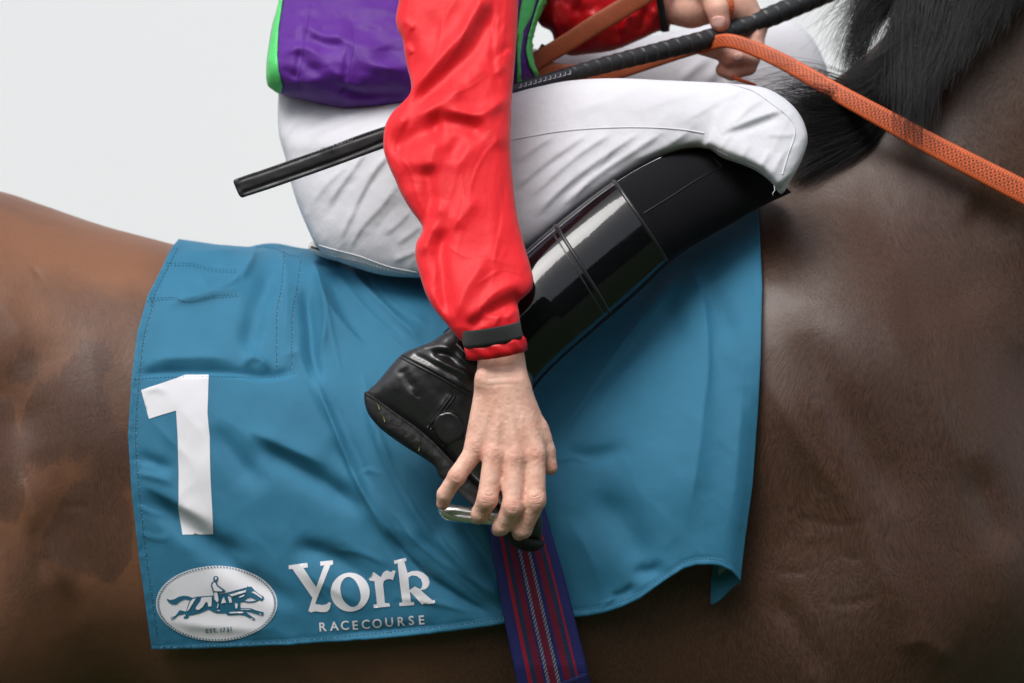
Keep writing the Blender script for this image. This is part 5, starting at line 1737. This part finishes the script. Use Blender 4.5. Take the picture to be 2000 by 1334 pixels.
JOCK = [(938, 290), (955, 256), (1000, 260), (1018, 285), (1002, 300), (1000, 325), (985, 332), (1010, 388), (1112, 458), (1118, 482), (1080, 494), (1020, 478), (1030, 520), (1045, 600), (1034, 640), (1030, 700), (1005, 735), (988, 718), (1002, 650), (955, 590), (936, 480), (906, 400), (916, 350), (945, 325)]
patch('printed_rider', [lp(JOCK)], CLOTH_TREE, 0.0018, MAT['print_teal'], emblem, g=4)
for l in ([(770, 566), (820, 558), (922, 552), (915, 690), (872, 696), (862, 640), (835, 628), (790, 700), (735, 742), (692, 742), (688, 712), (755, 620)],
          [(690, 575), (650, 585), (612, 620), (575, 720), (560, 765), (590, 742), (640, 660)],
          [(1172, 522), (1280, 492), (1420, 462), (1408, 492), (1290, 525), (1215, 548)],
          [(1152, 545), (1200, 562), (1215, 636), (1178, 640)], [(1258, 640), (1302, 662), (1285, 728), (1264, 718)], [(1098, 552), (1130, 640), (1058, 650), (1074, 590)],
          [(1310, 560), (1400, 522), (1385, 545), (1330, 566)], [(1490, 490), (1540, 488), (1650, 570), (1640, 585), (1560, 530)],
          [(1180, 775), (1380, 770), (1380, 788), (1180, 796)], [(1345, 735), (1480, 735), (1480, 744), (1345, 746)], [(1000, 745), (1045, 752), (1045, 762), (1000, 755)],
          [(340, 850), (365, 850), (362, 866), (338, 866)], [(1612, 796), (1640, 800), (1636, 812), (1608, 808)], [(1490, 862), (1520, 870), (1512, 882), (1486, 876)]):
    patch('printed_highlight', [lp(l)], CLOTH_TREE, 0.0020, MAT['print'], emblem, g=5)
for l in ([(928, 385), (948, 345), (972, 350), (1000, 402), (1082, 462), (1060, 474), (958, 470)], [(955, 490), (1003, 490), (1024, 600), (1008, 636), (962, 588)], [(1016, 648), (1024, 650), (1010, 720), (998, 716)], [(966, 272), (996, 275), (990, 308), (972, 312)]):
    patch('printed_highlight', [lp(l)], CLOTH_TREE, 0.0026, MAT['print'], emblem, g=4)
v, f, _ = tube_on(CLOTH_TREE, lp([(1370, 612), (1430, 628), (1520, 628), (1590, 605)]), 0.0008, 0.0012, 4, 5, 0.4)
mesh_obj('printed_line', v, f, MAT['print_teal'], emblem)
letters([(c, 290 + x / 7.407, 1090 + y / 7.407) for c, x, y in [('E', 850, 1044), ('S', 905, 1042), ('T', 957, 1040), ('.', 998, 1062), ('1', 1052, 1036), ('7', 1098, 1034), ('3', 1150, 1030), ('1', 1198, 1024)]],
        8.2, math.radians(-3), CLOTH_TREE, 0.0012, MAT['print_teal'], emblem)
# stitching
hemline = [(x, np.interp(x, BOT[:, 0], BOT[:, 1]) - (12 if x < 1000 else 13)) for x in (312, 420, 560, 750, 880, 985)]
hemline2 = [(x, np.interp(x, BOT[:, 0], BOT[:, 1]) - 12) for x in (1130, 1180, 1215, 1250, 1280, 1310, 1335, 1360, 1385, 1410, 1428)]
leftline = [(np.interp(y, LEFT[:, 0], LEFT[:, 1]) + 15, y) for y in (590, 650, 740, 850, 960, 1080, 1190, 1262)]
leftline2 = [(np.interp(y, LEFT[:, 0], LEFT[:, 1]) + 11, y) for y in (486, 520, 560, 600)]
def zc1(l): return px2(l, 240, 460, 4.4475)
dark = [hemline, hemline2, leftline, leftline2,
        zc1([(380, 240), (600, 245), (700, 270), (780, 292), (1010, 300)]), zc1([(380, 262), (600, 266), (700, 290), (780, 312), (1010, 322)]),
        zc1([(230, 548), (440, 540), (520, 566), (600, 572), (700, 545), (800, 525), (1005, 512)]), zc1([(210, 572), (440, 556), (540, 582), (600, 585), (720, 560), (800, 545), (1005, 530)]),
        zc1([(1160, 105), (1260, 100), (1350, 125), (1420, 160), (1550, 190)]),
        zc1([(1405, 140), (1395, 260), (1375, 470), (1340, 650), (1335, 900), (1335, 1150)]), zc1([(1550, 200), (1530, 330), (1505, 500), (1475, 650), (1468, 900), (1468, 1150)]),
        [(262, 741), (330, 737), (400, 736), (480, 737), (520, 738), (560, 733), (580, 727)]]
v, f = stitch_mesh(CLOTH_TREE, dark, 7.4, 3.8, 0.00052, 0.0002)
tag(mesh_obj('stitching', v, f, MAT['thread'], cloth), None, kind='stuff')
v, f = stitch_mesh(CLOTH_TREE, [[(x + 1.6, y + 1.2) for x, y in l] for l in (leftline, hemline, zc1([(1405, 140), (1395, 260), (1375, 470), (1340, 650), (1335, 900), (1335, 1150)]), zc1([(1550, 200), (1530, 330), (1505, 500), (1475, 650), (1468, 900), (1468, 1150)]))], 13, 2.6, 0.0005, 0.0004)
tag(mesh_obj('stitching', v, f, MAT['thread_pale'], cloth), None, kind='stuff')
# ------------------------------------------------------------------ girth
def strap(name, left, right, y_of, material, parent, across=16, thick=0.0025, crown=0.004):
    L, R = catmull(left, 6), catmull(right, 6)
    n = max(len(L), len(R))
    t = np.linspace(0, 1, n)
    L = np.stack([np.interp(t, np.linspace(0, 1, len(L)), L[:, i]) for i in range(2)], -1)
    R = np.stack([np.interp(t, np.linspace(0, 1, len(R)), R[:, i]) for i in range(2)], -1)
    u = np.linspace(0, 1, across)
    px = L[:, None, 0] + (R - L)[:, None, 0] * u; py = L[:, None, 1] + (R - L)[:, None, 1] * u
    y = y_of(px, py) - crown * (1 - (2 * u - 1) ** 4)[None, :]
    w = W(px, py, y)
    s = np.concatenate([[0], np.cumsum(np.linalg.norm(np.diff(w[:, across // 2], axis=0), axis=1))])
    uv = np.stack(np.broadcast_arrays(s[:, None], u[None, :]), -1).reshape(-1, 2)
    o = mesh_obj(name, w.reshape(-1, 3), grid_faces(n, across), material, parent, uv=uv)
    md = o.modifiers.new('thickness', 'SOLIDIFY'); md.thickness = thick; md.offset = -1 
    return o
girth = empty('girth', tuple(W(1070, 1300, 0.0)))
tag(girth, 'navy and red striped webbing girth hanging below the jockey\'s hand', 'girth')
def gy(px, py):
    base = np.interp(py, [700, 1060, 1200, 1300, 1400, 1500, 1570, 1630, 1665, 1690], [-0.018, -0.014, -0.010, -0.004, 0.016, 0.052, 0.092, 0.16, 0.23, 0.31])
    return base
GL = [(900, 700), (925, 850), (958, 1040), (982, 1180), (1008, 1310), (1030, 1420), (1044, 1500), (1055, 1570), (1064, 1630), (1070, 1665), (1074, 1690)]
GR = [(1000, 700), (1030, 850), (1066, 1010), (1100, 1130), (1128, 1240), (1150, 1330), (1170, 1420), (1182, 1500), (1192, 1570), (1200, 1630), (1205, 1665), (1208, 1690)]
o1 = strap('webbing', GL, GR, gy, MAT['girth'], girth, across=26)
o2 = strap('end_patch', [(1092, 1334), (1094, 1360), (1100, 1420)], [(1144, 1313), (1150, 1340), (1168, 1420)], lambda a, b: gy(a, b) - 0.0035, MAT['girth_plain'], girth, across=8)
edge = []
for ln in (GL, GR):
    c = catmull(ln, 8)
    w = W(c[:, 0], c[:, 1], gy(c[:, 0], c[:, 1]))
    v, f, _ = sweep(w, 0.0018, 0.0018, 7)
    edge.append(mesh_obj('binding', v, f, MAT['girth_plain'], girth))
adopt(girth, o1, o2, *edge)

# ------------------------------------------------------------------ saddle, just showing behind the seat
saddle = empty('saddle', tuple(W(640, 500, 0.25)))
tag(saddle, 'small white and black racing saddle under the jockey\'s seat', 'saddle')
sv, sf = pillow([(604, 478), (618, 474), (640, 482), (680, 500), (760, 520), (900, 525), (1100, 520), (1300, 420), (1320, 440), (1150, 560), (950, 580), (780, 560), (690, 536), (650, 520), (622, 500)], 0.22, front=2.2, back=2.6, g=7, fmax=40)
o1 = mesh_obj('seat', sv, sf, MAT['saddle_black'], saddle)
sv, sf = pillow([(602, 484), (606, 474), (618, 470), (640, 478), (664, 494), (676, 506), (660, 510), (634, 504), (614, 496)], 0.17, front=1.2, back=6.0, g=4)
o2 = mesh_obj('cantle', sv, sf, MAT['saddle_white'], saddle)
SD_TREE = bvh(sv, sf)
v, f, _ = tube_on(SD_TREE, [(608, 482), (626, 488), (650, 500), (666, 507)], 0.0012, 0.0, 4, 6)
o3 = mesh_obj('cantle_piping', v, f, MAT['piping'], saddle)
adopt(saddle, o1, o2, o3)

# ------------------------------------------------------------------ stirrup
stirrup = empty('stirrup', tuple(W(930, 1010, -0.12)))
tag(stirrup, 'silver metal stirrup under the black boot, gripped by the fingers', 'stirrup')
tr = [(862, 982), (875, 985), (900, 988), (940, 994), (975, 1000), (1020, 1010), (1040, 1022), (1030, 1044), (985, 1030), (950, 1025), (905, 1021), (872, 1016), (858, 1004), (856, 990)]
tv, tf = pillow(tr, -0.095, front=2.4, back=5.0, g=3.5, flat=0.5, fmax=22, strokes=[([(870, 1000), (920, 1006), (1000, 1020)], -3.0, 5, 5, .2)], weight=6)
o1 = mesh_obj('tread', tv, tf, MAT['alu'], stirrup)
ST_TREE = bvh(tv, tf)
o1b = patch('slot', [[(889, 985.6), (896.5, 986.4), (896, 989.8), (888.6, 989)]], ST_TREE, 0.0008, MAT['sole'], stirrup, g=3, thick=0.001)
pth = catmull(W([1000, 1012, 1016, 1010, 1004, 1000, 1000, 1000], [1022, 990, 930, 880, 850, 840, 850, 1020], [-.118, -.119, -.117, -.113, -.10, -.07, -.02, 0.0]), .004)
v, f, _ = sweep(pth, 0.0045, 0.0030, 10, up=(1, 0, 0))
o2 = mesh_obj('arch', v, f, MAT['alu'], stirrup)
adopt(stirrup, o1, o1b, o2)
leath = tag(mesh_obj('stirrup_leather', *sweep(catmull(W([1004, 1010, 1015, 1010], [846, 760, 640, 520], [-.075, -.05, -.02, .06]), .01), 0.011, 0.0015, 8)[:2], MAT['rein_end']), 'narrow dark stirrup strap hidden behind the hand and boot', 'strap')

# ------------------------------------------------------------------ whip
whip = empty('whip', tuple(W(1000, 178, 0.13)))
tag(whip, 'black racing whip with taped handle and padded flap across the thigh', 'whip')
AX = catmull([(1720, -62, .345), (1600, -8, .318), (1500, 34, .285), (1400, 71, .258), (1300, 97, .222), (1200, 122, .19), (1110, 146, .160), (1000, 176, .128), (880, 212, .085), (760, 262, .050), (640, 304, .034), (540, 338, .018), (464, 368, .005)], 1.6)
axw = W(AX[:, 0], AX[:, 1], AX[:, 2])
def part_axis(x0, x1):
    m = (AX[:, 0] >= min(x0, x1)) & (AX[:, 0] <= max(x0, x1))
    return AX[m], axw[m]
a_, w_ = part_axis(1100, 1720)
s_ = np.concatenate([[0], np.cumsum(np.linalg.norm(np.diff(w_, axis=0), axis=1))])
per = 0.0158
base = np.interp(a_[:, 0], [1100, 1180, 1300, 1500, 1720], [.0085, .0098, .0108, .0122, .0130])
nsg = 28
ang = np.linspace(0, 2 * np.pi, nsg, endpoint=False)
# sawtooth wraps with a slight helix
T = np.gradient(w_, axis=0); T /= np.linalg.norm(T, axis=1)[:, None]
Uv = np.array([0, -1.0, 0]) - (T @ np.array([0, -1.0, 0]))[:, None] * T; Uv /= np.linalg.norm(Uv, axis=1)[:, None]
Rv = np.cross(T, Uv)
ph = (s_[:, None] / per + 0.30 * np.sin(ang)[None, :] + ang[None, :] * 0) % 1.0
rad = base[:, None] * (1 + 0.085 * (ph - 0.5) - 0.10 * np.exp(-((ph - 0.03) / 0.05) ** 2) - 0.10 * np.exp(-((1 - ph) / 0.035) ** 2) * 0.3)
Vw = w_[:, None] + Rv[:, None] * (rad * np.cos(ang))[..., None] + Uv[:, None] * (rad * np.sin(ang))[..., None]
nn = len(w_)
Fw = [tuple(q) for q in grid_faces(nn, nsg, wrap_v=True)] + [tuple(range(nsg)), tuple(range((nn - 1) * nsg, nn * nsg))[::-1]]
h1 = mesh_obj('handle', Vw.reshape(-1, 3), Fw, MAT['tape'], whip)
a_, w_ = part_axis(742, 1112)
r_ = np.interp(a_[:, 0], [742, 1000, 1075, 1112], [.0058, .0064, .0076, .0088])
v, f, _ = sweep(w_, r_, r_, 18)
h2 = mesh_obj('shaft', v, f, MAT['whip_shaft'], whip)
SHT = bvh(v, f)
# pale maker's ticks printed along the shaft
parts = []
for k in range(11):
    x = 1012 + k * 9.6
    yc_ = np.interp(x, AX[::-1, 0], AX[::-1, 1]) - 4.5
    parts.append((drape(SHT, [(x, yc_ + 3), (x + 5, yc_ + 1.6), (x + 5, yc_ + 3.0), (x, yc_ + 4.2)], 0.0004), [(0, 1, 2, 3)]))
    parts.append((drape(SHT, [(x + 5, yc_ - 3.5), (x + 6.4, yc_ - 4), (x + 6.6, yc_ + 2.6), (x + 5.2, yc_ + 3)], 0.0004), [(0, 1, 2, 3)]))
v, f = join_meshes(parts)
h3 = tag(mesh_obj('printed_marks', v, f, MAT['whip_mark'], whip, smooth_shade=False), None, kind='stuff')
FLAP = [(457, 351), (520, 329), (580, 308), (640, 287), (700, 264), (760, 244), (830, 222), (838, 240), (830, 258), (765, 284), (710, 304), (650, 326), (590, 347), (530, 368), (480, 384), (472, 386), (466, 380), (459, 364), (456, 356)]
flc = lambda x, y: np.interp(x, [456, 540, 640, 760, 840], [-14, -6, 4, 16, 34])
fpv, fpf = pillow(FLAP, 0.022, front=0.8, back=0.7, g=3.0, centre=flc, flat=0.5, fmax=8, strokes=[
    ([(470, 378), (530, 357), (600, 333), (680, 304), (760, 272), (800, 256)], -4.2, 3.0, 3.4, .03),
    ([(462, 354), (530, 331), (600, 306), (680, 277), (760, 249)], -3.2, 2.4, 2.8, .03),
    ([(462, 362), (468, 374)], -2, 4, 4, .2)], weight=4, noise=lambda x, y: 0.4 * vnoise(x / 25, y / 12, 0, 81))
h4 = mesh_obj('flap', fpv, fpf, MAT['flap'], whip)
FLT = bvh(fpv, fpf)
v, f = stitch_mesh(FLT, [[(474, 376), (530, 357), (600, 333), (680, 304), (745, 278)], [(466, 353), (530, 331), (600, 306), (680, 277), (745, 254)]], 5.2, 3.4, 0.0005, 0.0001)
h5 = tag(mesh_obj('stitching', v, f, MAT['piping'], h4), None, kind='stuff')
# small worn white maker's script on the flap, too fine to read
parts = []
tx = 626.0
rr = random.Random(3)
while tx < 692:
    t = (tx - 626) / 66
    cx, cyy = tx, 292 - t * 20 + rr.uniform(-1, 1)
    hh = rr.choice([2.2, 2.6, 4.6])
    c, s = math.cos(-0.33), math.sin(-0.33)
    wd = rr.uniform(0.5, 0.9)
    q = [(cx - wd, cyy - hh / 2), (cx + wd, cyy - hh / 2 - .6), (cx + wd + .6, cyy + hh / 2 - .6), (cx - wd + .6, cyy + hh / 2)]
    parts.append((drape(FLT, q, 0.0004), [(0, 1, 2, 3)]))
    if rr.random() < .55:
        q = [(cx, cyy + .8), (cx + 3, cyy - .2), (cx + 3, cyy + .7), (cx, cyy + 1.7)]
        parts.append((drape(FLT, q, 0.0005), [(0, 1, 2, 3)]))
    tx += rr.uniform(2.6, 4.4)
v, f = join_meshes(parts)
h6 = tag(mesh_obj('script_print', v, f, MAT['whip_mark'], h4, smooth_shade=False), None, kind='stuff')
adopt(whip, h1, h2, h3, h4)

# ------------------------------------------------------------------ reins
rein = empty('rein', tuple(W(1400, 80, 0.26)))
tag(rein, 'orange rubber grip rein running from the hand along the neck', 'rein')
def rein_strip(name, pts, width, material, ribs=True, thick=0.0032, tilt=0.0):
    c = catmull(pts, 1.7)
    w = W(c[:, 0], c[:, 1], c[:, 2])
    s = np.concatenate([[0], np.cumsum(np.linalg.norm(np.diff(w, axis=0), axis=1))])
    t = np.linspace(0, 1, len(c))
    wd = np.interp(t, np.linspace(0, 1, len(width)), width) * S * 0.5 * (CAM_D + c[:, 2]) / CAM_D
    rib = 0.5 + 0.5 * np.sin(s / 0.0034 * 2 * np.pi) if ribs else np.zeros(len(s))
    nseg = 24
    return mesh_obj(name, *(lambda r: (r[0], r[1]))(sweep(w, wd * (1 + 0.035 * rib), thick * (1 + 0.20 * rib), nseg, up=(0, -1, tilt), power=3.2)), material, rein,
                    uv=sweep(w, wd, thick, nseg, up=(0, -1, tilt), power=3.2)[2])
r1 = rein_strip('grip', [(1372, 92, .262), (1400, 82, .245), (1425, 80, .235), (1460, 90, .226), (1520, 116, .208), (1580, 149, .188), (1640, 184, .168), (1720, 228, .156), (1800, 272, .150), (1900, 324, .145), (2010, 380, .140), (2150, 450, .140), (2330, 530, .145), (2700, 590, .16), (3050, 520, .19), (3400, 290, .235)], [26, 33, 41, 46, 51, 52, 52, 46, 40, 34, 30], MAT['rubber'], tilt=0.15)
r2 = rein_strip('web', [(1372, 92, .262), (1330, 103, .264), (1260, 122, .262), (1180, 142, .258), (1110, 146, .255), (1060, 138, .255), (1020, 132, .256)], [20, 26, 34, 40, 40, 36], MAT['rubber_plain'])
r3 = rein_strip('web', [(1040, 124, .252), (1066, 108, .252), (1110, 82, .25), (1160, 50, .248), (1210, 20, .248), (1270, -18, .25), (1330, -60, .27), (1390, -70, .31), (1425, -30, .30), (1424, 10, .285), (1412, 50, .27)], [34, 36, 38, 38, 36, 30, 26], MAT['rubber_plain'])
r4 = rein_strip('grip', [(1392, -50, .262), (1418, -10, .252), (1423, 16, .248), (1412, 44, .262)], [22, 22, 20], MAT['rubber'])
v, f, _ = sweep(catmull(W([1048, 1058, 1068], [122, 108, 92], [.262, .264, .266]), .003), 0.0075, 0.004, 12)
r5 = mesh_obj('keeper', v, f, MAT['rein_end'], rein)
r6 = rein_strip('grip', [(1430, 150, .262), (1450, 158, .262), (1475, 166, .27)], [8, 8, 6], MAT['rubber'], thick=0.002)
adopt(rein, r1, r2, r3, r4, r5, r6)

# ------------------------------------------------------------------ mane (hair strands) and tail
def hair_curves(name, strands, radius, parent):
    hc = bpy.data.hair_curves.new(name)
    hc.add_curves([len(s) for s in strands])
    pos = np.concatenate(strands).astype(np.float32)
    hc.attributes['position'].data.foreach_set('vector', pos.ravel())
    rad = hc.attributes.get('radius') or hc.attributes.new('radius', 'FLOAT', 'POINT')
    rr = np.concatenate([np.linspace(1, 0.35, len(s)) for s in strands]) * radius
    rad.data.foreach_set('value', rr.astype(np.float32))
    hc.materials.append(MAT['hair'])
    o = bpy.data.objects.new(name, hc)
    COL.objects.link(o)
    o.parent = parent
    return o
def lock(path, n, spread0, spread1, ydep=0.02, wob=4.0, len_var=0.25, npt=14):
    """n strands following a photo-pixel path (px, py, y), fanning from spread0 to spread1 px."""
    c = catmull(path, 6)
    t = np.linspace(0, 1, len(c))
    T = np.gradient(c[:, :2], axis=0); T /= np.linalg.norm(T, axis=1)[:, None] + 1e-9
    out = []
    for _ in range(n):
        L = 1 - len_var * abs(RNG.normal()) * 0.6
        L = max(0.35, L)
        tt = np.linspace(0, L, npt)
        x = np.interp(tt, t, c[:, 0]); y = np.interp(tt, t, c[:, 1]); d = np.interp(tt, t, c[:, 2])
        nx = -np.interp(tt, t, T[:, 1]); ny = np.interp(tt, t, T[:, 0])
        a, b = RNG.normal(), RNG.normal()
        o = a * (spread0 + (spread1 - spread0) * tt) + b * wob * tt * np.sin(tt * (2 + 3 * RNG.random()) + RNG.random() * 6)
        d = d + ydep * RNG.normal() * (0.4 + 0.6 * tt)
        out.append(W(x + nx * o, y + ny * o, d))
    return out
st = []
# curtain of mane over the neck, right
for k in range(26):
    t = k / 25
    x0 = 1815 + 250 * t
    y0 = -28 - 90 * t
    x1 = x0 - 62 + 22 * math.sin(k * 2.1)
    y1 = 300 - 310 * t ** 0.8 + 16 * math.sin(k * 1.7)
    st += lock([(x0 + 16, y0 - 30, .235), (x0 + 4, y0 + 30, .205), (x0 - 22 + 10 * math.sin(k * 1.3), (y0 + y1) / 2, .178), (x1, y1, .148)], 150 + int(60 * math.sin(k * 2.7)), 9, 7 + 5 * math.sin(k * 1.9), 0.010, 16, 0.75)
# long hanging tip over the rein
for k in range(8):
    st += lock([(1760 + k * 9, -20, .22), (1752 + k * 10, 80, .19), (1752 + k * 9, 180, .16), (1758 + k * 7, 292, .142)], 75, 9, 8, 0.008, 14, 0.6)
# locks swept left, round the open gap
for x0, y0, mx, my, x1, y1, n, sp in ((1850, -50, 1720, -25, 1640, 150, 330, 9), (1840, -40, 1715, -5, 1650, 168, 380, 8), (1830, -40, 1700, -20, 1618, 120, 120, 9), (1850, -30, 1720, 20, 1664, 195, 360, 8),
                                      (1800, -40, 1680, -20, 1596, 70, 40, 10), (1830, -40, 1730, -20, 1660, 60, 320, 11), (1860, -40, 1760, -10, 1690, 40, 420, 11), (1850, -40, 1745, 5, 1676, 110, 360, 8), (1810, -40, 1690, -30, 1630, 30, 60, 12)):
    st += lock([(x0, y0, .24), (mx, my, .225), ((mx + x1) / 2 - 8, (my + y1) / 2 - 6, .212), (x1, y1, .200)], n, 8, sp, 0.008, 12, 0.45)
for k in range(14):      # right of the gap
    st += lock([(1800 + k * 5, -30, .235), (1752 + k * 4, 40, .21), (1724 + k * 3, 120, .195), (1700 + k * 2, 170 + k * 4, .178)], 130, 7, 10, 0.007, 12, 0.45)
# withers: dark mass brushed back and down behind the knee, partly filling in for shade
for k in range(22):
    t = k / 21
    st += lock([(1740 - 20 * t, 150 + 80 * t, .205), (1670, 195 + 85 * t, .182), (1590 - 20 * t, 190 + 150 * t, .165), (1510 + 30 * t, 165 + 215 * t, .165)], 150, 11, 16, 0.007, 14, 0.6)
for k in range(9):
    st += lock([(1800 - 4 * k, 40 + 10 * k, .20), (1745 - 4 * k, 95 + 9 * k, .186), (1700 - 5 * k, 130 + 9 * k, .182), (1650 - 6 * k, 150 + 8 * k, .182)], 170, 9, 12, 0.005, 12, 0.5)
for k in range(6):
    st += lock([(1680, 170 + 8 * k, .20), (1590, 146 + 12 * k, .20), (1510, 148 + 16 * k, .20), (1455, 166 + 12 * k, .21)], 46, 8, 18, 0.008, 12, 0.5)
for k in range(30):      # the mane goes on along the crest
    t = k / 29
    x0, y0 = 2060 + 640 * t, -60 - 430 * t
    st += lock([(x0 + 10, y0 - 20, .27), (x0, y0 + 20, .225), (x0 - 14, y0 + 100, .20), (x0 - 34, y0 + 190, .185)], 90, 9, 10, 0.008, 10, 0.4)
# stray flyaways and split ends
for _ in range(46):
    x0, y0 = 1690 + RNG.random() * 90, -20 + RNG.random() * 30
    x1, y1 = 1560 + RNG.random() * 110, 10 + RNG.random() * 140
    st += lock([(x0, y0, .22), ((x0 + x1) / 2 - 10 + 20 * RNG.random(), (y0 + y1) / 2 - 30 + 20 * RNG.random(), .21), (x1, y1, .20)], 1, 1, 2, 0.005, 10, 0.1)
mane = hair_curves('mane', st, 0.00020, horse)
mane['label'] = 'long loose black mane'
st = []
for k in range(300):
    a = RNG.normal(0, .03); b = RNG.normal(0, .03)
    p = np.array([(-1.03, YC + a, 1.40 + b), (-1.12, YC + a, 1.36 + b), (-1.17, YC + a * 1.5, 1.1), (-1.16 + b, YC + a * 2, .75), (-1.13 + b, YC + a * 2, .55 + .1 * RNG.random())])
    st.append(catmull(p, .06))
tail = hair_curves('tail', st, 0.0016, horse)
print('strands ready')
